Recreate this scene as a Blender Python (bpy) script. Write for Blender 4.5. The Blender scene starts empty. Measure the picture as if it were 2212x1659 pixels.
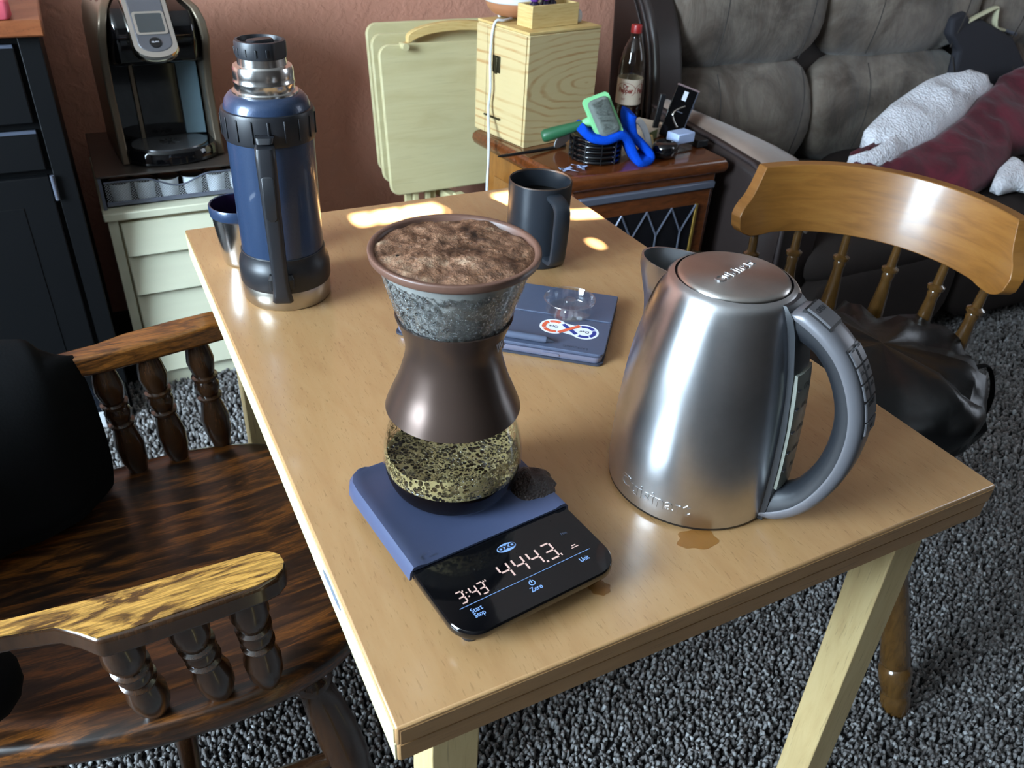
import bpy, bmesh, math, random
import numpy as np
from mathutils import Vector, Matrix, noise as mnoise

random.seed(7)
rng = np.random.default_rng(7)
PI = math.pi
SC = bpy.context.scene
COL = SC.collection
R = math.radians

# ------------------------------------------------------------------ camera, world, lights, exposure
def srgb(r, g, b):
    def f(c):
        c /= 255.0
        return c / 12.92 if c <= 0.04045 else ((c + 0.055) / 1.055) ** 2.4
    return (f(r), f(g), f(b))

cam_d = bpy.data.cameras.new('camera')
cam = bpy.data.objects.new('camera', cam_d)
COL.objects.link(cam)
cam_d.sensor_fit = 'HORIZONTAL'
cam_d.sensor_width = 36.0
cam_d.lens = 28.509
cam_d.clip_start = 0.02
CX, CY, CZ = (0.8903, -0.4525, 0.0505), (-0.2147, -0.5148, -0.8300), (0.4016, 0.7281, -0.5555)
cm = Matrix(((CX[0], -CY[0], -CZ[0], -0.0960), (CX[1], -CY[1], -CZ[1], -0.3018), (CX[2], -CY[2], -CZ[2], 1.2224), (0, 0, 0, 1)))
cam.matrix_world = cm
cam_d.dof.use_dof = True
cam_d.dof.focus_distance = 0.78
cam_d.dof.aperture_fstop = 15.0
SC.camera = cam

vs = SC.view_settings
vs.view_transform = 'Standard'
vs.look = 'None'
vs.gamma = 1.0
vs.use_curve_mapping = False
vs.exposure = 0.0
SC.cycles.transparent_max_bounces = 48

world = bpy.data.worlds.new('world')
SC.world = world
world.use_nodes = True
bg = world.node_tree.nodes['Background']
bg.inputs[0].default_value = (0.55, 0.72, 1.0, 1)
bg.inputs[1].default_value = 1.2

def light(name, kind, loc, target, energy, color, **kw):
    d = bpy.data.lights.new(name, kind)
    d.energy = energy
    d.color = color
    for k, v in kw.items():
        setattr(d, k, v)
    o = bpy.data.objects.new(name, d)
    COL.objects.link(o)
    o.location = loc
    o.rotation_euler = (Vector(target) - Vector(loc)).to_track_quat('-Z', 'Y').to_euler()
    return o

# daylight in the window of the left wall, a second window on the far right behind the camera, sun from behind
light('window_daylight', 'AREA', (-2.56, 0.05, 1.70), (0.5, 0.05, 1.10), 340, (0.66, 0.84, 1.0), shape='RECTANGLE', size=1.25, size_y=1.35)
light('side_window_daylight', 'AREA', (3.62, 0.10, 1.55), (0.6, 0.5, 0.9), 9, (0.86, 0.92, 1.0), shape='RECTANGLE', size=0.8, size_y=1.1)
SUN_EL, SUN_AZ = R(30.0), R(2.0)      # comes from -Y
sd = (math.sin(SUN_AZ) * math.cos(SUN_EL), math.cos(SUN_AZ) * math.cos(SUN_EL), -math.sin(SUN_EL))
light('sun', 'SUN', (0, -5, 5), (sd[0], -5 + sd[1], 5 + sd[2]), 430.0, (1.0, 0.93, 0.80), angle=R(0.40))

# ------------------------------------------------------------------ geometry helpers
class G:
    def __init__(s):
        s.v, s.f = [], []
    def add(s, v, f, m=None):
        n = len(s.v)
        if m is not None:
            v = [tuple(m @ Vector(p)) for p in v]
        s.v += [tuple(p) for p in v]
        s.f += [tuple(i + n for i in q) for q in f]
        return s
    def map(s, fn):
        s.v = [tuple(fn(*p)) for p in s.v]
        return s

def T(x=0, y=0, z=0, rx=0, ry=0, rz=0):
    return Matrix.Translation((x, y, z)) @ Matrix.Rotation(rz, 4, 'Z') @ Matrix.Rotation(ry, 4, 'Y') @ Matrix.Rotation(rx, 4, 'X')

BOXF = [(0, 3, 2, 1), (4, 5, 6, 7), (0, 1, 5, 4), (1, 2, 6, 5), (2, 3, 7, 6), (3, 0, 4, 7)]
def box(x0, x1, y0, y1, z0, z1, m=None, g=None):
    g = g or G()
    return g.add([(x0, y0, z0), (x1, y0, z0), (x1, y1, z0), (x0, y1, z0), (x0, y0, z1), (x1, y0, z1), (x1, y1, z1), (x0, y1, z1)], BOXF, m)

def lathe(prof, n=64, m=None, g=None, a0=0.0, a1=2 * PI):
    g = g or G()
    full = abs(a1 - a0 - 2 * PI) < 1e-6
    k = n if full else n + 1
    v, f = [], []
    for (r, z) in prof:
        for i in range(k):
            a = a0 + (a1 - a0) * i / n
            v.append((r * math.cos(a), r * math.sin(a), z))
    for j in range(len(prof) - 1):
        for i in range(n):
            i2 = (i + 1) % k
            f.append((j * k + i, j * k + i2, (j + 1) * k + i2, (j + 1) * k + i))
    return g.add(v, f, m)

def smooth_prof(pts, sub=6):
    """Catmull-Rom through (r, z) points"""
    out = []
    P = [pts[0]] + list(pts) + [pts[-1]]
    for i in range(1, len(P) - 2):
        for k in range(sub):
            t = k / sub
            out.append(tuple(0.5 * (2 * P[i][c] + (P[i + 1][c] - P[i - 1][c]) * t + (2 * P[i - 1][c] - 5 * P[i][c] + 4 * P[i + 1][c] - P[i + 2][c]) * t * t + (3 * P[i][c] - P[i - 1][c] - 3 * P[i + 1][c] + P[i + 2][c]) * t ** 3) for c in range(len(pts[0]))))
    out.append(tuple(pts[-1]))
    return out

def loft(rings, caps=True, closed=True, g=None, m=None):
    g = g or G()
    k = len(rings[0])
    v = [p for r in rings for p in r]
    f = []
    for j in range(len(rings) - 1):
        for i in range(k if closed else k - 1):
            i2 = (i + 1) % k
            f.append((j * k + i, j * k + i2, (j + 1) * k + i2, (j + 1) * k + i))
    if caps:
        f.append(tuple(range(k - 1, -1, -1)))
        f.append(tuple(range((len(rings) - 1) * k, len(rings) * k)))
    return g.add(v, f, m)

def frames(path):
    P = [Vector(p) for p in path]
    out = []
    up = None
    for i in range(len(P)):
        t = (P[min(i + 1, len(P) - 1)] - P[max(i - 1, 0)]).normalized()
        if up is None:
            up = Vector((0, 0, 1)) if abs(t.z) < 0.9 else Vector((0, 1, 0))
        s = t.cross(up).normalized()
        up = s.cross(t).normalized()
        out.append((P[i], t, s, up))
    return out

def tube(path, r, n=10, caps=True, g=None, m=None, flat=1.0):
    rings = []
    for i, (p, t, s, u) in enumerate(frames(path)):
        rr = r[i] if isinstance(r, (list, tuple)) else r
        rings.append([tuple(p + s * rr * math.cos(2 * PI * k / n) + u * rr * flat * math.sin(2 * PI * k / n)) for k in range(n)])
    return loft(rings, caps, True, g, m)

def spindle(p0, p1, prof, n=16, g=None):
    """turned piece from p0 to p1; prof = [(t, r)] along it"""
    P0, P1 = Vector(p0), Vector(p1)
    return tube([P0.lerp(P1, t) for t, r in prof], [r for t, r in prof], n, True, g)

def prism(poly, z0, z1, g=None, m=None):
    return loft([[(x, y, z0) for x, y in poly], [(x, y, z1) for x, y in poly]], True, True, g, m)

def rrect(w, h, r, n=6, cx=0, cy=0):
    out = []
    for sx, sy, a in ((1, 1, 0), (-1, 1, 90), (-1, -1, 180), (1, -1, 270)):
        for k in range(n + 1):
            t = R(a + 90 * k / n)
            out.append((cx + sx * (w / 2 - r) + r * math.cos(t), cy + sy * (h / 2 - r) + r * math.sin(t)))
    return out

def txt(body, size, ext=0.0003, spacing=1.0, xs=1.0, bold=0.0):
    c = bpy.data.curves.new('t', 'FONT')
    c.body = body
    c.size = size
    c.extrude = ext
    c.align_x = 'CENTER'
    c.align_y = 'CENTER'
    c.space_character = spacing
    c.resolution_u = 3
    c.offset = bold
    o = bpy.data.objects.new('t', c)
    COL.objects.link(o)
    dg = bpy.context.evaluated_depsgraph_get()
    me = bpy.data.meshes.new_from_object(o.evaluated_get(dg))
    v = [(p.co.x * xs, p.co.y, p.co.z) for p in me.vertices]
    f = [tuple(p.vertices) for p in me.polygons]
    bpy.data.objects.remove(o)
    bpy.data.curves.remove(c)
    bpy.data.meshes.remove(me)
    g = G()
    return g.add(v, f)

def obj(name, g, mat, parent=None, smooth=None, bev=0.0, seg=2, sub=0, label=None, loc=None):
    me = bpy.data.meshes.new(name)
    me.from_pydata(g.v, [], g.f)
    me.validate()
    if smooth is not None:
        me.polygons.foreach_set('use_smooth', [True] * len(me.polygons))
        if smooth < 179:
            me.set_sharp_from_angle(angle=R(smooth))
    me.materials.append(mat)
    o = bpy.data.objects.new(name, me)
    COL.objects.link(o)
    if parent:
        o.parent = parent
    if loc:
        o.location = loc
    if bev:
        b = o.modifiers.new('b', 'BEVEL')
        b.width = bev
        b.segments = seg
        b.limit_method = 'ANGLE'
        b.angle_limit = R(40)
        me.polygons.foreach_set('use_smooth', [True] * len(me.polygons))
        me.set_sharp_from_angle(angle=R(50))
    if sub:
        s = o.modifiers.new('s', 'SUBSURF')
        s.levels = s.render_levels = sub
    if label:
        o['label'] = label
    return o

def tag(o, label, cat, group=None, kind=None):
    o['label'] = label
    o['category'] = cat
    if group:
        o['group'] = group
    if kind:
        o['kind'] = kind
    return o

def thing(name, label, cat, loc=(0, 0, 0), rz=0.0, group=None):
    o = bpy.data.objects.new(name, None)
    o.empty_display_size = 0.05
    COL.objects.link(o)
    o.location = loc
    o.rotation_euler = (0, 0, rz)
    return tag(o, label, cat, group)

def dup(root, loc=None, rz=None, label=None):
    r = root.copy()
    COL.objects.link(r)
    if loc is not None:
        r.location = loc
    if rz is not None:
        r.rotation_euler = (0, 0, rz)
    if label:
        r['label'] = label
    for ch in list(root.children):
        c = ch.copy()
        COL.objects.link(c)
        c.parent = r
        for gch in ch.children:
            d = gch.copy()
            COL.objects.link(d)
            d.parent = c
    return r

def struct(name, g, mat, parent=None, **kw):
    o = obj(name, g, mat, parent, **kw)
    if not parent:
        o['kind'] = 'structure'
    return o

def nz(x, y, z, s=1.0):
    return mnoise.noise(Vector((x * s, y * s, z * s)))

# ------------------------------------------------------------------ materials
class N:
    def __init__(s, name):
        s.m = bpy.data.materials.new(name)
        s.m.use_nodes = True
        s.t = s.m.node_tree
        s.p = s.t.nodes['Principled BSDF']
        s.out = s.t.nodes['Material Output']
    def n(s, ty, ins=None, **kw):
        nd = s.t.nodes.new(ty)
        for k, v in kw.items():
            setattr(nd, k, v)
        for k, v in (ins or {}).items():
            if isinstance(v, bpy.types.NodeSocket):
                s.t.links.new(v, nd.inputs[k])
            else:
                nd.inputs[k].default_value = v
        return nd
    def link(s, a, b):
        s.t.links.new(a, b)
    def coords(s, scale=(1, 1, 1), kind='Object', loc=(0, 0, 0), rot=(0, 0, 0)):
        c = s.n('ShaderNodeTexCoord')
        return s.n('ShaderNodeMapping', {'Vector': c.outputs[kind], 'Scale': scale, 'Location': loc, 'Rotation': rot}).outputs[0]
    def noise(s, vec, scale, detail=3, rough=0.5, dist=0.0):
        return s.n('ShaderNodeTexNoise', {'Vector': vec, 'Scale': scale, 'Detail': detail, 'Roughness': rough, 'Distortion': dist}).outputs[0]
    def ramp(s, fac, stops, interp='LINEAR'):
        r = s.n('ShaderNodeValToRGB', {'Fac': fac})
        r.color_ramp.interpolation = interp
        el = r.color_ramp.elements
        while len(el) < len(stops):
            el.new(0.5)
        for e, (p, c) in zip(el, stops):
            e.position = p
            e.color = (c, c, c, 1) if isinstance(c, (int, float)) else (*c, 1)
        return r.outputs[0]
    def mix(s, fac, a, b, blend='MIX'):
        nd = s.n('ShaderNodeMix', data_type='RGBA', blend_type=blend)
        for key, v in ((0, fac), (6, a), (7, b)):
            if isinstance(v, bpy.types.NodeSocket):
                s.link(v, nd.inputs[key])
            else:
                nd.inputs[key].default_value = v if isinstance(v, (int, float)) else (*v, 1)
        return nd.outputs[2]
    def math(s, op, a, b=0.0):
        nd = s.n('ShaderNodeMath', operation=op)
        for i, v in enumerate((a, b)):
            if isinstance(v, bpy.types.NodeSocket):
                s.link(v, nd.inputs[i])
            else:
                nd.inputs[i].default_value = v
        return nd.outputs[0]
    def bump(s, h, strength=0.3, dist=0.002, normal=None):
        b = s.n('ShaderNodeBump', {'Height': h, 'Strength': strength, 'Distance': dist})
        if normal:
            s.link(normal, b.inputs['Normal'])
        return b.outputs[0]
    def set(s, **kw):
        names = dict(color='Base Color', rough='Roughness', metal='Metallic', ior='IOR', trans='Transmission Weight', coat='Coat Weight', coatr='Coat Roughness',
                     spec='Specular IOR Level', sheen='Sheen Weight', sheenr='Sheen Roughness', aniso='Anisotropic', anrot='Anisotropic Rotation', tangent='Tangent', normal='Normal',
                     alpha='Alpha', emit='Emission Color', emits='Emission Strength', sss='Subsurface Weight')
        for k, v in kw.items():
            i = s.p.inputs[names[k]]
            if isinstance(v, bpy.types.NodeSocket):
                s.link(v, i)
            elif isinstance(v, tuple) and len(v) == 3:
                i.default_value = (*v, 1)
            else:
                i.default_value = v
        return s

def simple(name, col, rough=0.5, metal=0.0, spec=0.5, var=0.12, vscale=20, bump=0.0, bscale=200, bdist=0.0006, stretch=(1, 1, 1), **kw):
    """colour with mild procedural mottling, roughness variation and optional fine relief"""
    q = N(name)
    v = q.coords(stretch)
    nf = q.noise(v, vscale, 4)
    dark = tuple(c * (1 - var) for c in col)
    lite = tuple(min(1, c * (1 + var)) for c in col)
    q.set(color=q.mix(nf, dark, lite), rough=rough, metal=metal, spec=spec, **kw)
    if bump:
        q.set(normal=q.bump(q.noise(v, bscale, 3), bump, bdist))
    return q.m

def thin_glass(name, tint=(1, 1, 1), rough=0.0, ior=1.35, facing=0.0):
    """a thin pane: clear straight through with a Fresnel reflection"""
    q = N(name)
    tr = q.n('ShaderNodeBsdfTransparent', {'Color': (*tint, 1)})
    gl = q.n('ShaderNodeBsdfGlossy', {'Color': (1, 1, 1, 1), 'Roughness': rough})
    lw = q.n('ShaderNodeLayerWeight', {'Blend': 0.5})
    f0 = ((ior - 1) / (ior + 1)) ** 2
    fac = q.math('ADD', q.math('MULTIPLY', q.math('POWER', lw.outputs[1], 4.0), 0.6 * (1 - f0)), f0)
    mx = q.n('ShaderNodeMixShader', {0: fac, 1: tr.outputs[0], 2: gl.outputs[0]})
    q.t.nodes.remove(q.p)
    q.link(mx.outputs[0], q.out.inputs[0])
    return q.m

def wood(name, c_dark, c_mid, c_light, stretch, rough=0.35, coat=0.0, spec=0.5, fleck=0.35, fleck_scale=(260, 12, 260), blotch=2.5, grain=9, bump=0.05):
    q = N(name)
    v = q.coords(stretch)
    a = q.noise(v, grain, 6, 0.6, 0.6)
    base = q.ramp(a, [(0.25, c_dark), (0.5, c_mid), (0.78, c_light)])
    b = q.noise(q.coords(), blotch, 3)
    base = q.mix(q.math('MULTIPLY', b, 0.45), base, c_dark)
    fl = q.noise(q.coords(fleck_scale), 1.0, 2, 0.5)
    fm = q.ramp(fl, [(0.62, 0.0), (0.72, 1.0)])
    base = q.mix(q.math('MULTIPLY', fm, fleck), base, tuple(c * 0.35 for c in c_dark))
    q.set(color=base, rough=rough, spec=spec, coat=coat, coatr=0.12)
    q.set(normal=q.bump(fl, bump, 0.0004))
    return q.m

def figured(name, c_dark, c_light, scale=(6, 40, 40), bands=3.0, dist=8.0, rough=0.35, coat=0.0, spec=0.5, lo=0.35, hi=0.75, fibre=(12, 220, 220), fibre_amt=0.45, seed=(0, 0, 0), dirn='Y'):
    """cathedral figure: distorted wave bands with dark fibres"""
    q = N(name)
    v = q.coords(scale, loc=seed)
    w = q.n('ShaderNodeTexWave', {'Vector': v, 'Scale': bands, 'Distortion': dist, 'Detail': 3.0, 'Detail Scale': 0.8, 'Detail Roughness': 0.6}, wave_type='BANDS', bands_direction=dirn).outputs[1]
    f = q.noise(q.coords(fibre), 1.0, 3, 0.6)
    fac = q.ramp(w, [(lo, 0.0), (hi, 1.0)])
    base = q.mix(fac, c_dark, c_light)
    fm = q.ramp(f, [(0.42, 1.0), (0.62, 0.0)])
    base = q.mix(q.math('MULTIPLY', fm, fibre_amt), base, c_dark)
    q.set(color=base, rough=rough, spec=spec, coat=coat, coatr=0.15)
    q.set(normal=q.bump(f, 0.06, 0.0004))
    return q.m

M = {}
# beech table
M['beech'] = wood('beech', srgb(156, 118, 78), srgb(165, 128, 86), srgb(171, 136, 94), (7, 1.4, 7), 0.27, 0.4, 0.5, 0.34, (760, 95, 760), 2.0, 9)
M['beech_x'] = wood('beech_x', srgb(132, 98, 62), srgb(146, 110, 72), srgb(156, 120, 82), (1.2, 9, 9), 0.42, 0.0, 0.4, 0.4, (26, 420, 420))
M['beech_pale'] = wood('beech_pale', srgb(188, 178, 138), srgb(200, 190, 150), srgb(210, 202, 164), (14, 1.0, 14), 0.5, 0.0, 0.4, 0.15, (420, 26, 420))  # window light on the left edges painted in as a paler beech
M['beech_leg'] = wood('beech_leg', srgb(176, 150, 104), srgb(190, 166, 118), srgb(202, 180, 132), (9, 9, 1.2), 0.45, 0.0, 0.4, 0.35, (420, 420, 26))
M['birch_ply'] = wood('birch_ply', srgb(186, 174, 130), srgb(200, 190, 146), srgb(210, 202, 160), (1.0, 8, 8), 0.5, 0.0, 0.35, 0.12, (10, 200, 200), 3.0, 4)
M['cream_paint'] = simple('cream_paint', srgb(206, 204, 178), 0.5, var=0.05, vscale=8, stretch=(1, 1, 8), bump=0.1, bscale=60)
M['cream_carcass'] = simple('cream_side', srgb(188, 176, 140), 0.5, var=0.05)  # deeper, yellower cream for the drawer unit carcass
def pine():
    q = N('pine')
    v = q.coords((1.0, 0.35, 3.2), loc=(-0.20, 0.0, -0.44))
    w = q.n('ShaderNodeTexWave', {'Vector': v, 'Scale': 6.5, 'Distortion': 3.2, 'Detail': 2.0, 'Detail Scale': 1.6, 'Detail Roughness': 0.5}, wave_type='RINGS', rings_direction='Y').outputs[1]
    n1 = q.noise(q.coords((3, 3, 9)), 3.0, 3)
    fac = q.math('MULTIPLY', q.ramp(w, [(0.0, 1.0), (0.30, 0.0)]), q.ramp(n1, [(0.35, 0.15), (0.65, 0.9)]))
    f = q.noise(q.coords((10, 10, 140)), 1.0, 3, 0.6)
    base = q.mix(q.math('MULTIPLY', f, 0.4), srgb(204, 184, 136), srgb(188, 160, 108))
    q.set(color=q.mix(fac, base, srgb(176, 130, 78)), rough=0.55)
    return q.m
M['pine'] = pine()
M['pine_small'] = wood('pine_small', srgb(190, 152, 88), srgb(212, 184, 122), srgb(222, 200, 142), (2, 2, 26), 0.55, 0, 0.4, 0.1)
M['honey_maple'] = wood('honey_maple', srgb(110, 70, 26), srgb(136, 90, 38), srgb(152, 106, 50), (2.5, 2.5, 16), 0.36, 0.22, 0.5, 0.15, (8, 8, 200), 5.0, 4)
M['honey_turned'] = wood('honey_turned', srgb(60, 40, 18), srgb(84, 58, 26), srgb(98, 70, 34), (14, 14, 3), 0.2, 0.7, 0.5, 0.1)
def oak(name, dark, mid, lite, seed, stretch=(1.6, 15, 15), grain=4.0, dist=2.2, stops=(0.40, 0.50, 0.60), fibre=(26, 420, 420), amt=0.5, rough=0.3, coat=0.35):
    """open-grained oak: long ragged flames of early wood between dark pored streaks"""
    q = N(name)
    a = q.noise(q.coords(stretch, loc=seed), grain, 5, 0.62, dist)
    base = q.ramp(a, [(stops[0], dark), (stops[1], mid), (stops[2], lite)])
    f = q.noise(q.coords(fibre), 1.0, 3, 0.6)
    fm = q.math('MULTIPLY', q.ramp(f, [(0.44, 1.0), (0.58, 0.0)]), amt)
    base = q.mix(fm, base, tuple(c * 0.45 for c in dark))
    q.set(color=base, rough=rough, coat=coat, coatr=0.15, normal=q.bump(f, 0.08, 0.0004))
    return q.m
M['dark_oak'] = oak('dark_oak', srgb(26, 14, 6), srgb(58, 33, 13), srgb(104, 60, 20), (0, 0, 0), (1.4, 10, 10), 4.0, 1.6)
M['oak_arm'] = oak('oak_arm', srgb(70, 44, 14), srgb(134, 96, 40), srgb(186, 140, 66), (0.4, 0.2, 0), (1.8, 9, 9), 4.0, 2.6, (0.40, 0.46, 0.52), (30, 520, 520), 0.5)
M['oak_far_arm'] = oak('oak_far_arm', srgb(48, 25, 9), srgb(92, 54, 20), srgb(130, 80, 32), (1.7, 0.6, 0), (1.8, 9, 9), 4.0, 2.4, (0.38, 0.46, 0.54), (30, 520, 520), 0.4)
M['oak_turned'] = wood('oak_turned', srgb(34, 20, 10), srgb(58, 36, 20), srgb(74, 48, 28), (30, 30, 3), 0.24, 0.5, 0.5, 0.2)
M['cherry'] = wood('cherry', srgb(70, 34, 14), srgb(100, 52, 22), srgb(122, 66, 30), (2.5, 12, 12), 0.22, 0.5, 0.5, 0.1, (12, 220, 220))
M['cherry_side'] = wood('cherry_side', srgb(120, 74, 28), srgb(146, 94, 40), srgb(160, 106, 48), (12, 12, 2.5), 0.3, 0.3, 0.5, 0.1, (220, 220, 12))
M['brown_top'] = wood('brown_top', srgb(110, 60, 34), srgb(140, 80, 46), srgb(152, 92, 56), (2, 10, 10), 0.4)
# metals
def brushed(name, col, rough=0.27, aniso=0.75, ring=True, bscale=(3, 3, 900)):
    q = N(name)
    f = q.noise(q.coords(bscale), 1.0, 2, 0.5)
    r = q.math('ADD', q.math('MULTIPLY', f, 0.05), rough - 0.025)
    sm = q.noise(q.coords(), 22, 5, 0.65)
    c = q.mix(q.ramp(sm, [(0.35, 0.0), (0.75, 1.0)]), tuple(x * 0.9 for x in col), tuple(min(1, x * 1.06) for x in col))
    q.set(color=c, metal=1.0, rough=r, aniso=aniso, anrot=0.25, normal=q.bump(f, 0.008, 0.0001))
    if ring:
        tn = q.n('ShaderNodeTangent', direction_type='RADIAL', axis='Z')
        q.set(tangent=tn.outputs[0])
    return q.m
M['steel'] = brushed('steel', (0.56, 0.56, 0.57), 0.30, 0.6)
M['steel_lid'] = brushed('steel_lid', (0.56, 0.53, 0.50), 0.30, 0.7, True, (500, 500, 3))
M['polished'] = simple('polished', (0.72, 0.71, 0.69), 0.2, 1.0, var=0.05)
M['tray_metal'] = simple('tray_metal', (0.34, 0.34, 0.35), 0.26, 0.85, var=0.1)
M['hinge_metal'] = simple('hinge_metal', srgb(126, 136, 156), 0.35, 0.3, var=0.5, vscale=160)
M['chrome'] = simple('chrome', (0.78, 0.76, 0.70), 0.10, 1.0, var=0.03)
M['worn_steel'] = simple('worn_steel', (0.50, 0.46, 0.40), 0.30, 1.0, var=0.2, vscale=30)
M['silver_plastic'] = simple('silver_plastic', srgb(96, 95, 99), 0.36, 0.35, var=0.04)
M['button_silver'] = simple('button_silver', srgb(92, 91, 94), 0.38, 0.3, var=0.04)
M['keurig_silver'] = simple('keurig_silver', srgb(118, 106, 90), 0.30, 0.55, var=0.05)
M['bronze'] = simple('bronze', srgb(74, 68, 48), 0.4, 0.8, var=0.2, vscale=120)
# plastics, rubber
M['black'] = simple('black', srgb(20, 20, 22), 0.42, var=0.1)
M['black_gloss'] = simple('black_gloss', srgb(9, 9, 11), 0.08, var=0.1, coat=0.4)
M['black_rubber'] = simple('black_rubber', srgb(30, 32, 37), 0.44, var=0.1, bump=0.05, bscale=900)
M['grip'] = simple('grip', srgb(25, 27, 31), 0.42, var=0.08, bump=0.04, bscale=900)
M['band_rubber'] = simple('band_rubber', srgb(27, 28, 32), 0.40, var=0.08, bump=0.05, bscale=700)
M['thermos_blue'] = simple('thermos_blue', srgb(42, 58, 84), 0.30, 0.25, var=0.10, vscale=300, bump=0.35, bscale=520, bdist=0.0005, coat=0.3)
M['brown_plastic'] = simple('brown_plastic', srgb(82, 66, 58), 0.30, 0.6, var=0.05, vscale=10, bump=0.03, bscale=500)
M['rim_brown'] = simple('rim_brown', srgb(98, 70, 58), 0.42, var=0.05)
M['mat_blue'] = simple('mat_blue', srgb(62, 70, 96), 0.42, var=0.05, vscale=60, bump=0.08, bscale=900, bdist=0.0002)
M['mug_black'] = simple('mug_black', srgb(38, 42, 48), 0.34, 0.2, var=0.06, bump=0.1, bscale=1500, bdist=0.0002)
M['copper_edge'] = simple('copper_edge', srgb(70, 56, 48), 0.4, 0.4)
M['coffee'] = simple('coffee', srgb(9, 5, 3), 0.12, var=0.1, spec=0.25)
M['carafe_coffee'] = simple('carafe_coffee', srgb(8, 4, 3), 0.5, var=0.1, spec=0.0)
M['white_plastic'] = simple('white_plastic', srgb(212, 214, 216), 0.35, var=0.02)
M['white_cable'] = simple('white_cable', srgb(206, 210, 216), 0.4, var=0.02)
M['white_print'] = simple('white_print', srgb(226, 226, 230), 0.5, var=0.02)
M['blue_print'] = simple('blue_print', srgb(128, 160, 214), 0.5, var=0.02)
M['dark_print'] = simple('dark_print', srgb(24, 24, 28), 0.5, var=0.02)
M['grey_print'] = simple('grey_print', srgb(52, 58, 74), 0.5, var=0.02)
M['orange_print'] = simple('orange_print', srgb(214, 92, 58), 0.45, var=0.03)
M['navy_print'] = simple('navy_print', srgb(38, 52, 128), 0.45, var=0.03)
M['sticker_white'] = simple('sticker_white', srgb(222, 226, 236), 0.4, var=0.02)
M['folio'] = simple('folio', srgb(70, 78, 98), 0.42, var=0.06, vscale=120, bump=0.06, bscale=900, bdist=0.0002)
M['folio_dark'] = simple('folio_dark', srgb(44, 48, 60), 0.5, var=0.06)
M['tablet_metal'] = simple('tablet_metal', srgb(132, 134, 156), 0.30, 0.6, var=0.03)
M['pen_grey'] = simple('pen_grey', srgb(84, 92, 112), 0.4, 0.2, var=0.03)
M['display'] = N('display').set(color=(0.02, 0.02, 0.02), emit=srgb(255, 226, 222), emits=0.85).m
M['glass'] = thin_glass('glass', (0.985, 0.985, 0.98), 0.0, 1.40)
M['glass_thick'] = thin_glass('glass_thick', (0.96, 0.975, 0.985), 0.0, 1.75)
M['bottle_pet'] = thin_glass('bottle_pet', (0.84, 0.84, 0.80), 0.03, 1.6)
M['dark_pane'] = simple('dark_pane', srgb(20, 20, 24), 0.08, var=0.2)
M['lead'] = simple('lead', srgb(104, 108, 122), 0.35, 0.4)
M['gold_trim'] = simple('gold_trim', srgb(140, 110, 46), 0.4, 0.5)
M['black_paint'] = simple('black_paint', srgb(9, 10, 12), 0.5, spec=0.22, var=0.12, vscale=14, bump=0.1, bscale=80)
M['black_trim'] = simple('black_trim', srgb(12, 12, 14), 0.55, spec=0.2, var=0.1)
M['plinth_black'] = simple('plinth_black', srgb(20, 24, 32), 0.22, var=0.1)
M['edge_worn'] = simple('edge_worn', srgb(74, 80, 94), 0.45, var=0.1)
M['pink_paper'] = simple('pink_paper', srgb(212, 92, 108), 0.5, var=0.1, vscale=60)
M['red_paper'] = simple('red_paper', srgb(140, 28, 36), 0.5, var=0.12, vscale=40)
M['green_light'] = simple('green_light', srgb(128, 200, 140), 0.4, var=0.04)
M['green_dark'] = simple('green_dark', srgb(40, 92, 60), 0.4, var=0.05)
M['blue_cloth'] = simple('blue_cloth', srgb(8, 72, 196), 0.95, spec=0.1, var=0.15, vscale=300, bump=0.8, bscale=500, bdist=0.003)
M['white_fabric'] = simple('white_fabric', srgb(196, 204, 208), 0.8, var=0.08, vscale=60)
M['purple_cap'] = simple('purple_cap', srgb(92, 44, 130), 0.3, var=0.05)
M['purple_label'] = simple('purple_label', srgb(168, 106, 190), 0.45, var=0.05)
M['bottle_dark'] = simple('bottle_dark', srgb(30, 20, 44), 0.15, var=0.05)
M['copper_wood'] = simple('copper_wood', srgb(176, 120, 84), 0.45, var=0.08, stretch=(2, 2, 20))
M['label_tan'] = simple('label_tan', srgb(190, 174, 154), 0.5, var=0.04)
M['label_red'] = simple('label_red', srgb(120, 36, 24), 0.5, var=0.04)
M['cap_red'] = simple('cap_red', srgb(150, 32, 30), 0.4, var=0.05)
M['cola'] = simple('cola', srgb(36, 12, 8), 0.1, var=0.1)
M['mesh_grey'] = None
M['pod_white'] = simple('pod_white', srgb(222, 228, 234), 0.45, var=0.06, vscale=60)
M['screen'] = simple('screen', srgb(64, 66, 66), 0.12, var=0.06)
M['pale_reflection'] = simple('pale_reflection', srgb(120, 146, 158), 0.18, var=0.05)  # window reflection in the black recess, painted as a pale blue
M['microfiber'] = None
M['leather'] = simple('leather', srgb(44, 36, 34), 0.34, var=0.12, vscale=40, bump=0.25, bscale=420, bdist=0.0008)
M['leather_seam'] = simple('leather_seam', srgb(54, 46, 46), 0.4, var=0.1)
M['seam_dark'] = simple('seam_dark', srgb(52, 46, 42), 0.9, var=0.1)
M['sofa_base'] = simple('sofa_base', srgb(40, 33, 30), 0.85, spec=0.2, var=0.25, vscale=8, bump=0.4, bscale=9, bdist=0.01)
M['jacket'] = simple('jacket', srgb(5, 5, 6), 0.95, spec=0.15, var=0.2, vscale=60, bump=0.3, bscale=300, bdist=0.001)
M['bag'] = simple('bag', srgb(9, 9, 10), 0.36, spec=0.35, var=0.2, vscale=30, bump=0.3, bscale=26, bdist=0.006)
M['garment'] = simple('garment', srgb(34, 33, 40), 0.8, var=0.12, vscale=80, bump=0.2, bscale=300, bdist=0.001)
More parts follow.
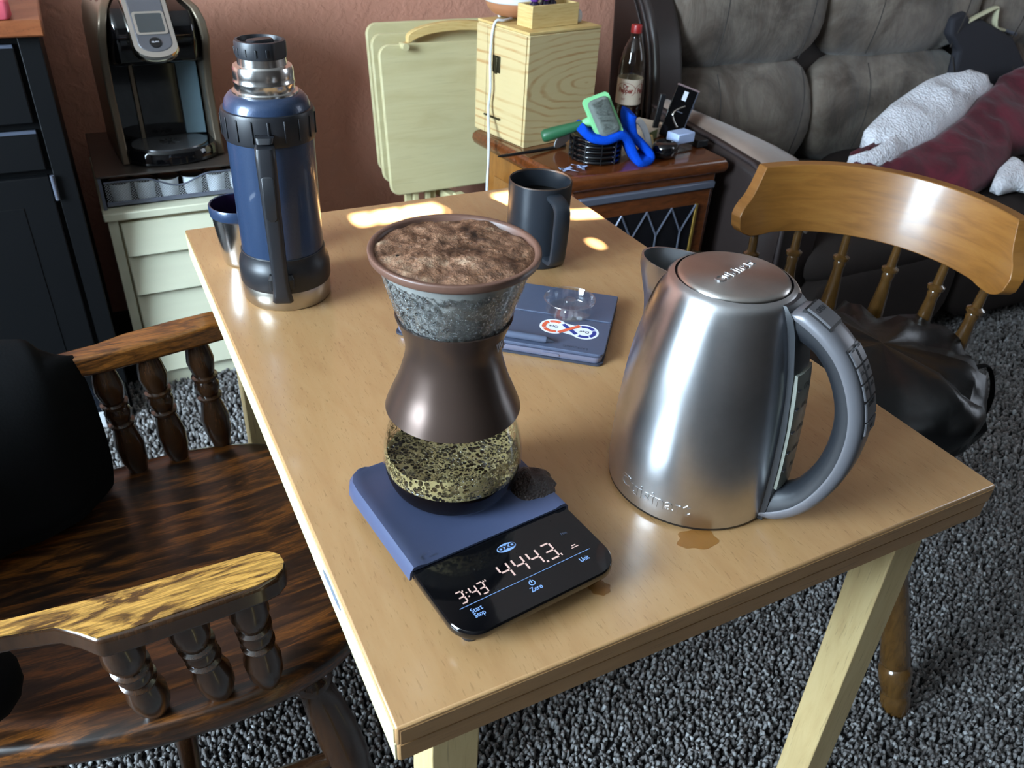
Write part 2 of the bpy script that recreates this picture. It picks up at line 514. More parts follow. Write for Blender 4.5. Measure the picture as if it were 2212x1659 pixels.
M['hanger'] = simple('hanger', srgb(196, 190, 158), 0.4, var=0.05)
M['velvet'] = None
M['sherpa'] = None

def mk_microfiber():
    q = N('microfiber')
    a = q.noise(q.coords((1, 1, 1)), 5.5, 5, 0.6, 0.8)
    b = q.noise(q.coords((1.5, 1.5, 0.8)), 14, 4, 0.6, 0.5)
    c = q.mix(q.ramp(a, [(0.36, 0.0), (0.62, 1.0)]), srgb(72, 62, 54), srgb(126, 115, 104))
    c = q.mix(q.math('MULTIPLY', q.ramp(b, [(0.4, 0.0), (0.7, 1.0)]), 0.5), c, srgb(92, 78, 68))
    wr = q.noise(q.coords((1, 1, 0.35)), 16, 4, 0.6, 1.2)
    q.set(color=c, rough=0.85, spec=0.2, sheen=0.35, sheenr=0.4, normal=q.bump(wr, 0.5, 0.012))
    return q.m
M['microfiber'] = mk_microfiber()
M['arm_tan'] = simple('arm_tan', srgb(122, 104, 92), 0.85, var=0.25, vscale=9, bump=0.3, bscale=30, bdist=0.004, sheen=0.3)

def mk_velvet():
    q = N('velvet')
    a = q.noise(q.coords((1, 1, 1)), 9, 5, 0.6, 1.0)
    c = q.mix(q.ramp(a, [(0.42, 0.0), (0.75, 1.0)]), srgb(70, 7, 24), srgb(108, 20, 42))
    w = q.noise(q.coords(), 34, 3, 0.5, 0.6)
    q.set(color=c, rough=0.8, sheen=0.08, sheenr=0.4, normal=q.bump(w, 0.3, 0.006))
    return q.m
M['velvet'] = mk_velvet()

def mk_sherpa():
    q = N('sherpa')
    v = q.n('ShaderNodeTexVoronoi', {'Vector': q.coords(), 'Scale': 130.0}, feature='F1').outputs[0]
    a = q.noise(q.coords(), 30, 4, 0.6)
    c = q.mix(a, srgb(206, 206, 212), srgb(238, 238, 242))
    q.set(color=c, rough=0.95, sheen=0.3, normal=q.bump(q.math('ADD', v, q.math('MULTIPLY', a, 1.5)), 0.8, 0.006))
    return q.m
M['sherpa'] = mk_sherpa()

def mk_wall():
    q = N('plaster')
    v = q.coords()
    a = q.noise(v, 3.0, 4, 0.55)
    c = q.mix(a, srgb(184, 130, 108), srgb(200, 146, 124))
    h = q.noise(v, 34, 4, 0.6, 0.4)
    q.set(color=c, rough=0.55, spec=0.35, normal=q.bump(q.ramp(h, [(0.42, 0.0), (0.62, 1.0)]), 0.35, 0.004))
    return q.m
M['plaster'] = mk_wall()
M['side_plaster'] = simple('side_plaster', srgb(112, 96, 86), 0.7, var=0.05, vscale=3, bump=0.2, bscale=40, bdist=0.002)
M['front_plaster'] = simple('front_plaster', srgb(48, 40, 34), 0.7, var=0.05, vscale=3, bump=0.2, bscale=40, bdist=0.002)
M['ceiling_white'] = simple('ceiling_white', srgb(206, 202, 196), 0.8, var=0.03, vscale=3, bump=0.4, bscale=60, bdist=0.003)
M['carpet_base'] = simple('carpet_base', srgb(40, 38, 38), 0.95, var=0.4, vscale=160, spec=0.1, bump=0.8, bscale=260, bdist=0.006)

def mk_pile():
    q = N('carpet_yarn')
    at = q.n('ShaderNodeAttribute', attribute_name='shade')
    c = q.ramp(at.outputs[2], [(0.0, srgb(56, 52, 50)), (0.35, srgb(98, 94, 92)), (0.8, srgb(138, 137, 136)), (1.0, srgb(164, 164, 164))])
    q.set(color=c, rough=0.9, spec=0.15, sheen=0.2)
    return q.m
M['carpet_yarn'] = mk_pile()

def mk_mesh():
    q = N('wire_mesh')
    uv = q.coords((1, 1, 1), rot=(0, R(45), 0))
    ch = q.n('ShaderNodeSeparateXYZ', {0: uv})
    def band(o):
        return q.math('GREATER_THAN', q.math('FRACT', q.math('MULTIPLY', ch.outputs[o], 230.0)), 0.82)
    wire = q.math('MAXIMUM', band(0), band(2))
    q.set(color=srgb(160, 164, 168), rough=0.5, alpha=wire)
    return q.m
M['wire_mesh'] = mk_mesh()

def mk_grounds():
    q = N('coffee_grounds')
    v = q.coords()
    a = q.noise(v, 30, 7, 0.68, 0.35)
    d = q.noise(v, 30, 4, 0.6)
    f = q.noise(v, 520, 3, 0.7)
    c = q.ramp(a, [(0.34, srgb(40, 26, 16)), (0.44, srgb(96, 66, 46)), (0.54, srgb(140, 102, 76)), (0.66, srgb(184, 158, 130))])
    speck = q.ramp(f, [(0.50, 0.0), (0.66, 1.0)])
    c = q.mix(q.math('MULTIPLY', speck, 0.7), c, srgb(48, 28, 16))
    fl = q.ramp(q.noise(v, 900, 2, 0.5), [(0.62, 0.0), (0.7, 1.0)])
    c = q.mix(q.math('MULTIPLY', fl, q.ramp(d, [(0.45, 1.0), (0.6, 0.0)])), c, srgb(24, 13, 7))
    q.set(color=c, rough=q.ramp(d, [(0.4, 0.22), (0.6, 0.6)]), spec=0.5, normal=q.bump(q.math('ADD', f, q.math('MULTIPLY', a, 0.6)), 0.7, 0.0025))
    return q.m
M['grounds'] = mk_grounds()
M['wet_grounds'] = simple('wet_grounds', srgb(40, 24, 17), 0.4, var=0.5, vscale=500, bump=0.9, bscale=520, bdist=0.003)

def mk_foam(name, scale, cover):
    """bubble film: pale walls round each bubble, see-through or dark inside"""
    q = N(name)
    v = q.coords()
    vv = q.noise(v, 60, 2)
    def cells(sc_):
        vo = q.n('ShaderNodeTexVoronoi', {'Vector': v, 'Scale': sc_, 'Randomness': 1.0}, feature='F1')
        rnd = q.n('ShaderNodeSeparateXYZ', {0: vo.outputs['Color']}).outputs[0]
        size = q.math('ADD', q.math('MULTIPLY', rnd, 0.42), 0.32)
        return q.ramp(q.math('DIVIDE', vo.outputs['Distance'], size), [(0.80, 0.0), (1.0, 1.0)])
    sel = q.ramp(q.noise(v, 60, 3), [(0.42, 0.0), (0.58, 1.0)])
    ed = q.mix(sel, cells(scale), cells(scale * 1.9))
    col = q.mix(q.noise(v, 90, 3), srgb(96, 80, 44), srgb(166, 152, 108))
    body = q.mix(ed, srgb(22, 15, 8), col)
    q.set(color=body, rough=0.14, spec=0.6, normal=q.bump(ed, 0.8, 0.002))
    milky = q.ramp(q.noise(v, 40, 4, 0.6), [(0.46, 0.0), (0.7, 0.45)])
    al = q.math('MINIMUM', 1.0, q.math('ADD', q.math('MULTIPLY', ed, 0.72), q.math('ADD', milky, cover)))
    q.set(alpha=al)
    return q.m
M['foam_film'] = mk_foam('foam_film', 265, 0.08)
M['foam_top'] = mk_foam('foam_top', 270, 1.0)
M['droplet'] = N('droplet').set(color=(0.96, 0.97, 0.98), rough=0.0, ior=1.33, trans=1.0).m
M['filter_steel'] = simple('filter_steel', srgb(140, 140, 136), 0.5, 0.1, var=0.15, vscale=90, bump=0.4, bscale=2600, bdist=0.0003)

# ------------------------------------------------------------------ the setting
X0, X1, Y0, Y1, H = -2.60, 3.70, -1.90, 2.10, 2.44
struct('floor', box(X0, X1, Y0, Y1, -0.06, 0.0), M['carpet_base'])
struct('ceiling', box(X0, X1, Y0, Y1, H, H + 0.06), M['ceiling_white'])
struct('wall_back', box(X0 - 0.08, X1 + 0.08, Y1, Y1 + 0.08, 0, H), M['plaster'])
# left wall with the window opening y -0.62..0.72, z 0.94..2.40
g = box(X0 - 0.08, X0, Y0, -0.62, 0, H)
box(X0 - 0.08, X0, 0.72, Y1, 0, H, g=g)
box(X0 - 0.08, X0, -0.62, 0.72, 0, 0.94, g=g)
box(X0 - 0.08, X0, -0.62, 0.72, 2.40, H, g=g)
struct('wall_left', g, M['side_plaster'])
g = box(X1, X1 + 0.08, Y0, -0.33, 0, H)
box(X1, X1 + 0.08, 0.53, Y1, 0, H, g=g)
box(X1, X1 + 0.08, -0.33, 0.53, 0, 0.92, g=g)
box(X1, X1 + 0.08, -0.33, 0.53, 2.16, H, g=g)
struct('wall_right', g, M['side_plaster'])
def window(name, x, y0, y1, z0, z1):
    gg = box(x - 0.05, x + 0.03, y0, y0 + 0.05, z0, z1)
    box(x - 0.05, x + 0.03, y1 - 0.05, y1, z0, z1, g=gg)
    box(x - 0.05, x + 0.03, y0, y1, z0, z0 + 0.05, g=gg)
    box(x - 0.05, x + 0.03, y0, y1, z1 - 0.05, z1, g=gg)
    w = struct(name, gg, M['white_plastic'])
    return w
window('window_1', X0 - 0.03, -0.62, 0.72, 0.94, 2.40)
window('window_2', X1 + 0.05, -0.33, 0.53, 0.92, 2.16)
# unseen front wall; gap and pin hole shaped to cast the table's sun patches
def sun_hit(x, y, z=0.74):
    t = (y - Y0) / sd[1]
    return (x - sd[0] * t, z - sd[2] * t)
holes = []
hx, hz = sun_hit(0.5333, 0.617)
cuts_z = sorted([0, H])
pin = (hx - 0.006, hx + 0.006, hz - 0.006, hz + 0.006)
sa = sun_hit(0.235, 0.817)
sc2 = sun_hit(0.572, 0.722)
sb = sun_hit(0.530, 0.824)
g = G()
zlo = pin[2]
# below the pin hole
box(X0, X1, Y0 - 0.01, Y0, 0, pin[2], g=g)
box(X0, pin[0], Y0 - 0.01, Y0, pin[2], pin[3], g=g)
box(pin[1], X1, Y0 - 0.01, Y0, pin[2], pin[3], g=g)
# between the pin hole and the slanted gap, gap between lines a..b
hw = 0.010
def quad(xa, xb, zl_a, zl_b, zh_a, zh_b):
    g.add([(xa, Y0 - 0.01, zl_a), (xb, Y0 - 0.01, zl_b), (xb, Y0 - 0.01, zh_b), (xa, Y0 - 0.01, zh_a), (xa, Y0, zl_a), (xb, Y0, zl_b), (xb, Y0, zh_b), (xa, Y0, zh_a)], [(0, 3, 2, 1), (4, 5, 6, 7), (0, 1, 5, 4), (1, 2, 6, 5), (2, 3, 7, 6), (3, 0, 4, 7)])
quad(X0, sa[0], pin[3], pin[3], H, H)
e0, e1 = sc2[0] - 0.024, sc2[0] + 0.026
quad(sb[0], e0, pin[3], pin[3], H, H)
quad(e1, X1, pin[3], pin[3], H, H)
quad(e0, e1, pin[3], pin[3], sc2[1] - 0.003, sc2[1] - 0.010)
quad(e0, e1, sc2[1] + 0.010, sc2[1] + 0.004, H, H)
quad(sa[0], sb[0], pin[3], pin[3], sa[1] - hw, sb[1] - hw)
quad(sa[0], sb[0], sa[1] + hw, sb[1] + hw, H, H)
fa_, fb_ = sun_hit(0.377, 0.82)[0], sun_hit(0.476, 0.82)[0]
quad(fa_, fb_, sa[1] - hw - 0.002, sb[1] - hw - 0.002, sa[1] + hw + 0.002, sb[1] + hw + 0.002)  # added filler that keeps the sun out of the mug
for t in (0.10, 0.27, 0.47, 0.72):
    xm, zm = sa[0] + (sb[0] - sa[0]) * t, sa[1] + (sb[1] - sa[1]) * t
    g.add([(xm - 0.004 + a, Y0 - 0.008 + b, zm + c) for a, b, c in ((-0.012, 0, -0.02), (-0.006, 0, -0.02), (0.018, 0, 0.02), (0.012, 0, 0.02), (-0.012, 0.006, -0.02), (-0.006, 0.006, -0.02), (0.018, 0.006, 0.02), (0.012, 0.006, 0.02))], BOXF)
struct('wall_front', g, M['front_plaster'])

# carpet pile: leaning yarn tufts where the floor shows
def carpet():
    P = []
    for (x0, x1, y0, y1, s) in ((-0.75, 1.75, -0.62, 1.10, 0.0078), (1.75, 2.9, -0.4, 1.25, 0.011), (-0.75, 1.0, 1.10, 1.68, 0.0095), (-1.7, -0.75, -0.9, 1.9, 0.013), (-0.75, 2.9, -1.1, -0.62, 0.013), (2.9, 3.5, -0.9, 1.2, 0.014), (1.75, 2.9, -0.62, -0.4, 0.013)):
        nx, ny = int((x1 - x0) / s), int((y1 - y0) / s)
        xx, yy = np.meshgrid(np.arange(nx), np.arange(ny))
        p = np.stack([x0 + (xx.ravel() + rng.uniform(-.45, .45, nx * ny)) * s, y0 + (yy.ravel() + rng.uniform(-.45, .45, nx * ny)) * s, np.full(nx * ny, s)], 1)
        P.append(p)
    P = np.concatenate(P)
    n = len(P)
    cx, cy, s = P[:, 0], P[:, 1], P[:, 2]
    # lean follows a slow swirl, heights vary
    lean = 0.7 * np.sin(cx * 9 + 2 * np.sin(cy * 6)) + rng.normal(0, 1.6, n)
    h = 0.009 + 0.006 * rng.random(n)
    lx, ly = np.cos(lean * 2) * s * 0.55, np.sin(lean * 2) * s * 0.55
    r0, r1 = s * 0.42, s * rng.uniform(0.34, 0.52, n)
    a0 = rng.uniform(0, 2 * PI, n)
    V = np.zeros((n, 8, 3))
    for k in range(4):
        a = a0 + k * PI / 2
        V[:, k, 0] = cx + r0 * np.cos(a); V[:, k, 1] = cy + r0 * np.sin(a); V[:, k, 2] = -0.001
        V[:, 4 + k, 0] = cx + lx + r1 * np.cos(a + .5); V[:, 4 + k, 1] = cy + ly + r1 * np.sin(a + .5); V[:, 4 + k, 2] = h + 0.002 * np.cos(a * 2 + lean)
    F = np.array([(0, 1, 5, 4), (1, 2, 6, 5), (2, 3, 7, 6), (3, 0, 4, 7), (4, 5, 6, 7)])
    faces = (F[None] + (np.arange(n) * 8)[:, None, None]).reshape(-1, 4)
    me = bpy.data.meshes.new('carpet_pile')
    me.vertices.add(n * 8)
    me.vertices.foreach_set('co', V.reshape(-1))
    nf = len(faces)
    me.loops.add(nf * 4)
    me.loops.foreach_set('vertex_index', faces.reshape(-1).astype(np.int32))
    me.polygons.add(nf)
    me.polygons.foreach_set('loop_start', np.arange(nf, dtype=np.int32) * 4)
    me.polygons.foreach_set('use_smooth', np.ones(nf, bool))
    me.update(calc_edges=True)
    at = me.attributes.new('shade', 'FLOAT', 'POINT')
    at.data.foreach_set('value', np.repeat(np.clip(rng.normal(0.45, 0.22, n), 0, 1), 8).astype(np.float32))
    me.materials.append(M['carpet_yarn'])
    o = bpy.data.objects.new('carpet_pile', me)
    COL.objects.link(o)
    tag(o, 'grey cut pile carpet of short twisted yarn covering the floor', 'carpet', kind='stuff')
carpet()

# ------------------------------------------------------------------ the beech table
ZT = 0.74
TD = 0.8617
tb = thing('dining_table', 'light beech fold-top table with doubled top and square legs', 'table', (0, 0, 0))
obj('tabletop', box(0, 0.6, 0, TD, 0.7205, 0.74), M['beech'], tb, bev=0.0018)
obj('lower_leaf', box(0.001, 0.599, 0.0015, TD - 0.001, 0.700, 0.7195), M['beech'], tb, bev=0.002)
g = box(-0.0008, 0.0002, 0.003, TD - 0.003, 0.7216, 0.7366)
obj('edge_band', g, M['beech_pale'], tb, label='pale worn edge band along the left side, window light painted in')
g = box(-0.0002, 0.0012, 0.003, TD - 0.003, 0.7015, 0.7185)
obj('edge_band', g, M['beech_pale'], tb)
obj('edge_band', box(0.003, 0.597, -0.0006, 0.0004, 0.7218, 0.7362), M['beech_x'], tb)
obj('edge_band', box(0.003, 0.597, 0.0008, 0.002, 0.7018, 0.7182), M['beech_x'], tb)
for (x, y, sx, sy) in ((0.035, 0.025, -0.004, 0), (0.525, 0.025, 0.012, -0.010), (0.035, TD - 0.065, 0, 0), (0.525, TD - 0.065, 0, 0)):
    w = 0.04
    lg = loft([[(x + a + sx * t, y + b + sy * t, z) for a, b in ((0, 0), (w, 0), (w, w), (0, w))] for z, t in ((0.0, 1), (0.7, 0))])
    obj('leg', lg, M['beech_leg'], tb, bev=0.0015)
lips = [(0.1175, 0.7305), (0.127, 0.7325), (0.138, 0.7318), (0.149, 0.7322), (0.160, 0.7300), (0.166, 0.7275), (0.158, 0.7262), (0.146, 0.7278), (0.135, 0.7268), (0.124, 0.7280)]
g = loft([[(-0.0009, y, z) for y, z in lips], [(-0.0018, y, z) for y, z in lips]])
obj('hinge', g, M['hinge_metal'], tb, label='bright metal hinge edge showing in the left side')

# ------------------------------------------------------------------ coffee scale
SX, SY, SRZ = 0.1215, 0.1305, R(6.5)
sc = thing('kitchen_scale', 'black glass-front kitchen scale with blue grey mat and lit digits', 'scale', (SX, SY, ZT), SRZ)
body = rrect(0.1440, 0.197, 0.021, 8, -0.0010, 0.0035)
foot = rrect(0.1140, 0.165, 0.018, 8, -0.0010, 0.0035)
g = loft([[(x * 0.97, y * 0.97, 0.004) for x, y in foot], [(x, y, 0.0095) for x, y in foot], [(x * 0.985, y * 0.988, 0.0150) for x, y in body], [(x, y, 0.0172) for x, y in body], [(x, y, 0.0215) for x, y in body], [(x * 0.995, y * 0.996, 0.0230) for x, y in body], [(x * 0.985, y * 0.99, 0.0238) for x, y in body]])
obj('body', g, M['black_gloss'], sc, smooth=40)
for fx, fy in ((-0.055, -0.075), (0.053, -0.075), (-0.055, 0.082), (0.053, 0.082)):
    obj('foot', lathe([(0, 0), (0.007, 0), (0.008, 0.005), (0, 0.005)], 14, T(fx, fy, 0)), M['black_rubber'], sc, smooth=40)
# silicone mat wraps left, right and back
def matsec(y, drop, ins=0.0):
    x0, x1 = -0.0755 + ins, 0.0738 - ins
    return [(x0, y, 0.0272 - drop), (x0 + 0.0008, y, 0.0275 - 0.004), (x0 + 0.004, y, 0.0278), (x0 + 0.010, y, 0.0278), (x0 + 0.014, y, 0.0262), (x1 - 0.014, y, 0.0262), (x1 - 0.010, y, 0.0278), (x1 - 0.004, y, 0.0278), (x1 - 0.0008, y, 0.0275 - 0.004), (x1, y, 0.0272 - drop),
            (x1 - 0.002, y, 0.0272 - drop), (x1 - 0.003, y, 0.0243), (x0 + 0.003, y, 0.0243), (x0 + 0.002, y, 0.0272 - drop)]
rings = [matsec(-0.0205, 0.011), matsec(-0.0190, 0.0115), matsec(0.0, 0.0115), matsec(0.08, 0.0115), matsec(0.092, 0.0115, 0.001), matsec(0.100, 0.0115, 0.005), matsec(0.1050, 0.0115, 0.012)]
obj('mat', loft(rings), M['mat_blue'], sc, smooth=50, label='blue grey silicone mat')
# display: seven segment digits and printing
SEG = {'0': 'abcdef', '1': 'bc', '2': 'abged', '3': 'abgcd', '4': 'fgbc', '5': 'afgcd', '7': 'abc'}
def seg_digit(ch, x, y, w, h, t, slant=0.01, z=0.0240):
    gg = G()
    hh = h / 2
    gp = t * 0.62
    def bar(xa, ya, xb, yb):
        d = Vector((xb - xa, yb - ya)).normalized()
        nrm = Vector((-d.y, d.x)) * t / 2
        pts = [(xa + d.x * gp, ya + d.y * gp), (xb - d.x * gp, yb - d.y * gp)]
        q = [(pts[0][0] + nrm.x, pts[0][1] + nrm.y), (pts[0][0] - nrm.x, pts[0][1] - nrm.y), (pts[1][0] - nrm.x, pts[1][1] - nrm.y), (pts[1][0] + nrm.x, pts[1][1] + nrm.y)]
        q = [(x + px + slant * py, y + py) for px, py in q]
        gg.add([(a, b, z) for a, b in q] + [(a, b, z + 0.0002) for a, b in q], BOXF)
    L = {'a': (0, h, w, h), 'b': (w, h, w, hh), 'c': (w, hh, w, 0), 'd': (0, 0, w, 0), 'e': (0, 0, 0, hh), 'f': (0, hh, 0, h), 'g': (0, hh, w, hh)}
    for s in SEG[ch]:
        bar(*L[s])
    return gg
dx = [-0.0165, -0.0030, 0.0105, 0.0245]
for ch, x in zip('4443', dx):
    obj('digit', seg_digit(ch, x, -0.0635, 0.0082, 0.0158, 0.0014), M['display'], sc)
g = box(0.0207, 0.0223, -0.0643, -0.0627, 0.0240, 0.0242)
box(0.0345, 0.0355, -0.0640, -0.0618, 0.0240, 0.0242, g=g)
obj('decimal_point', g, M['display'], sc)
for ch, x in zip('343', (-0.0565, -0.0455, -0.0385)):
    obj('digit', seg_digit(ch, x, -0.0660, 0.0050, 0.0110, 0.0010), M['display'], sc)
g = G()
for yy in (-0.0628, -0.0588):
    box(-0.0490, -0.0480, yy, yy + 0.001, 0.0240, 0.0242, g=g)
box(-0.0325, -0.0318, -0.0562, -0.0545, 0.0240, 0.0242, g=g)
box(-0.0308, -0.0301, -0.0562, -0.0545, 0.0240, 0.0242, g=g)
box(-0.0505, -0.0499, -0.0562, -0.0548, 0.0240, 0.0242, g=g)
obj('timer_mark', g, M['display'], sc)
obj('printed_line', box(-0.0605, 0.0575, -0.0696, -0.0692, 0.0240, 0.0242), M['blue_print'], sc)
def flat_text(body, size, x, y, mat_, name, parent, z, rz=0.0, xs=1.0, sp=1.0):
    gg = txt(body, size, 0.00012, sp, xs)
    gg.v = [tuple(T(x, y, z, rz=rz) @ Vector(p)) for p in gg.v]
    return obj(name, gg, mat_, parent)
flat_text('Zero', 0.0062, -0.0015, -0.0812, M['blue_print'], 'lettering', sc, 0.0240, 0, 0.8)
flat_text('Start', 0.0060, -0.0500, -0.0752, M['blue_print'], 'lettering', sc, 0.0240, 0, 0.8)
flat_text('Stop', 0.0060, -0.0500, -0.0800, M['blue_print'], 'lettering', sc, 0.0240, 0, 0.8)
flat_text('Unit', 0.0060, 0.0475, -0.0757, M['blue_print'], 'lettering', sc, 0.0240, 0, 0.8)
flat_text('Max', 0.0040, 0.0500, -0.0452, M['grey_print'], 'lettering', sc, 0.0240, 0, 0.8)
g = box(0.0455, 0.0520, -0.0622, -0.0616, 0.0240, 0.0242)
box(0.0470, 0.0505, -0.0602, -0.0594, 0.0240, 0.0242, g=g)
obj('level_bar', g, M['display'], sc)
g = G()
for i in range(14):
    a0, a1 = R(115 + 310 * i / 14), R(115 + 310 * (i + 1) / 14)
    g.add([(-0.0015 + r * math.cos(a), -0.0752 + r * math.sin(a), z) for z in (0.0240, 0.0242) for r, a in ((0.0020, a0), (0.0026, a0), (0.0026, a1), (0.0020, a1))], BOXF)
box(-0.00185, -0.00115, -0.0752, -0.0720, 0.0240, 0.0242, g=g)
obj('power_mark', g, M['blue_print'], sc)
el = [(0.0020 + 0.0085 * math.cos(2 * PI * k / 32), -0.0348 + 0.0042 * math.sin(2 * PI * k / 32)) for k in range(32)]
lg = obj('logo', prism(el, 0.0238, 0.0241), M['blue_print'], sc)
gg = txt('OXO', 0.0056, 0.0001, 1.15, 1.1, 0.00035)
gg.v = [(x + 0.0020, y - 0.0348, z + 0.0242) for x, y, z in gg.v]
obj('logo_lettering', gg, M['dark_print'], lg)
# water drops and crumbs on the scale, too small to pick apart
g = G()
for i in range(26):
    if i < 9:
        x, y, z, r = rng.uniform(-0.066, -0.050), rng.uniform(-0.017, -0.008), 0.0262, rng.uniform(0.0006, 0.0014)
    else:
        x, y, z, r = rng.uniform(-0.06, 0.055), rng.uniform(-0.085, -0.025), 0.0238, rng.uniform(0.0002, 0.0005)
    lathe([(r, 0), (r * 0.8, r * 0.4), (0.00001, r * 0.65)], 8, T(x, y, z), g)
o = obj('water_drops', g, M['droplet'], sc, smooth=60)
o['kind'] = 'stuff'

def lump(cx, cy, r, h, z0, seed, n=30, rings=7, rough=0.25):
    gg = G()
    v = []
    for j in range(rings + 1):
        t = j / rings
        for i in range(n):
            a = 2 * PI * i / n
            rr = r * t * (1 + rough * nz(math.cos(a) * 2, math.sin(a) * 2, seed))
            zz = h * (1 - t ** 3) * (1 + 0.45 * nz(math.cos(a) * t * 3, math.sin(a) * t * 3, seed + 5))
            v.append((cx + rr * math.cos(a), cy + rr * math.sin(a), z0 + max(0.0, zz)))
    f = []
    for j in range(rings):
        for i in range(n):
            f.append((j * n + i, j * n + (i + 1) % n, (j + 1) * n + (i + 1) % n, (j + 1) * n + i))
    return gg.add(v, f)
tag(obj('wet_coffee_grounds', lump(0.1790, 0.1530, 0.0215, 0.010, ZT + 0.0262, 3.3), M['wet_grounds'], smooth=60), 'dark clump of wet coffee grounds on the blue grey mat beside the carafe', 'coffee grounds')

def stain(name, cx, cy, r, seed, label, sx=1.0, m='stain'):
    pts = []
    for k in range(40):
        a = 2 * PI * k / 40
        rr = r * (1 + 0.55 * nz(math.cos(a) * 1.6, math.sin(a) * 1.6, seed))
        pts.append((cx + sx * rr * math.cos(a), cy + rr * math.sin(a)))
    return tag(obj(name, prism(pts, ZT, ZT + 0.0003), M[m]), label, 'stain')
q = N('stain')
q.set(color=srgb(170, 112, 48), rough=0.2, alpha=0.45)
M['stain'] = q.m
stain('coffee_stain', 0.2915, 0.0600, 0.0125, 1.2, 'larger amber coffee stain on the table in front of the kettle', 1.5)
stain('coffee_stain', 0.1850, 0.0470, 0.0075, 4.7, 'small brown drip stain at the front right corner of the scale', 1.2)

# ------------------------------------------------------------------ pour over carafe with collar, dripper and coffee
CXY = (0.1185, 0.1820)
ZC = ZT + 0.0264
ca = thing('coffee_carafe', 'hourglass glass coffee carafe with brown collar standing on the scale', 'carafe', (*CXY, ZC))
outer = smooth_prof([(0.0380, 0.0004), (0.0440, 0.0015), (0.0515, 0.0085), (0.0560, 0.0200), (0.0575, 0.0340), (0.0560, 0.0500), (0.0515, 0.0690), (0.0440, 0.0950), (0.0365, 0.1180), (0.0338, 0.1360), (0.0365, 0.1500), (0.0420, 0.1640), (0.0470, 0.1790), (0.0520, 0.1960), (0.0555, 0.2110)], 5)
obj('glass_body', lathe([(0.00001, 0.0004)] + outer, 96), M['glass'], ca, smooth=180)
col = smooth_prof([(0.0535, 0.0830), (0.0500, 0.0920), (0.0430, 0.1090), (0.0378, 0.1270), (0.0368, 0.1380), (0.0390, 0.1500), (0.0440, 0.1640)], 6)
inner = [(r - 0.0016, z) for r, z in col]
obj('collar', lathe(col + inner[::-1] + [col[0]], 96), M['brown_plastic'], ca, smooth=50, label='brown plastic collar round the waist')
# small raised mark on the collar
for k in range(5):
    a = R(-62 + 3.2 * k)
    r = 0.0400
    obj('collar_mark', box(-0.0008, 0.0008, -0.0002, 0.0004, -0.004 + 0.001 * (k % 3), 0.004 - 0.0012 * (k % 2), T(r * math.cos(a), r * math.sin(a), 0.150, rz=a + PI / 2, rx=R(-18))), M['rim_brown'], ca)
# droplets of condensation inside the upper cone: far too many to count
g = G()
ico = bmesh.new()
bmesh.ops.create_icosphere(ico, subdivisions=1, radius=1.0)
iv = [tuple(v.co) for v in ico.verts]
ifc = [tuple(v.index for v in f.verts) for f in ico.faces]
ico.free()
def rad_at(z, prof):
    for (r0, z0), (r1, z1) in zip(prof, prof[1:]):
        if z0 <= z <= z1:
            return r0 + (r1 - r0) * (z - z0) / max(1e-9, z1 - z0)
    return prof[-1][0]
for i in range(6800):
    z = 0.150 + 0.052 * rng.random()
    a = rng.uniform(0, 2 * PI)
    r = rad_at(z, outer) - 0.0009
    s = rng.choice([0.0005, 0.0007, 0.0009, 0.0012], p=[.3, .35, .25, .1])
    g.add(iv, ifc, T(r * math.cos(a), r * math.sin(a), z) @ Matrix.Diagonal((s, s, s * 1.15, 1)))
o = obj('condensation', g, M['droplet'], ca, smooth=180, label='beads of condensation inside the upper cone')
o['kind'] = 'stuff'

CL = 0.0270          # coffee level
cf = tag(obj('brewed_coffee', lathe([(0.00001, 0.0016)] + [(r - 0.0012, z) for r, z in outer if 0.001 < z < CL] + [(rad_at(CL, outer) - 0.0012, CL), (0.00001, CL)], 72), M['carafe_coffee'], smooth=40, loc=(*CXY, ZC)), 'dark brewed coffee pooled in the bottom of the glass carafe', 'coffee')
fo = lathe([(0.00001, CL + 0.0016), (0.030, CL + 0.0014), (rad_at(CL, outer) - 0.0035, CL + 0.0016), (rad_at(CL, outer) - 0.0016, CL + 0.0030), (rad_at(CL, outer) - 0.0014, CL + 0.0002)], 72)
fo.v = [(x, y, z + 0.0018 * nz(x, y, 1.0, 140)) for x, y, z in fo.v]
tag(obj('coffee_foam', fo, M['foam_top'], smooth=180, loc=(*CXY, ZC)), 'yellowish bubbly foam floating on the coffee in the carafe', 'foam', kind='stuff')
# film of bubbles clinging to the glass above the coffee, ragged top edge
fv, ff = [], []
nA, nZ = 120, 14
for j in range(nZ + 1):
    for i in range(nA):
        a = 2 * PI * i / nA
        top = 0.060 + 0.012 * nz(math.cos(a) * 1.5, math.sin(a) * 1.5, 8.0) + 0.014 * math.cos(a - R(45))
        z = CL + (max(top, CL + 0.008) - CL) * j / nZ
        r = rad_at(z, outer) - 0.0014
        fv.append((r * math.cos(a), r * math.sin(a), z))
for j in range(nZ):
    for i in range(nA):
        ff.append((j * nA + i, j * nA + (i + 1) % nA, (j + 1) * nA + (i + 1) % nA, (j + 1) * nA + i))
tag(obj('bubble_film', G().add(fv, ff), M['foam_film'], smooth=180, loc=(*CXY, ZC)), 'film of coffee bubbles clinging to the inside of the carafe wall', 'foam', kind='stuff')

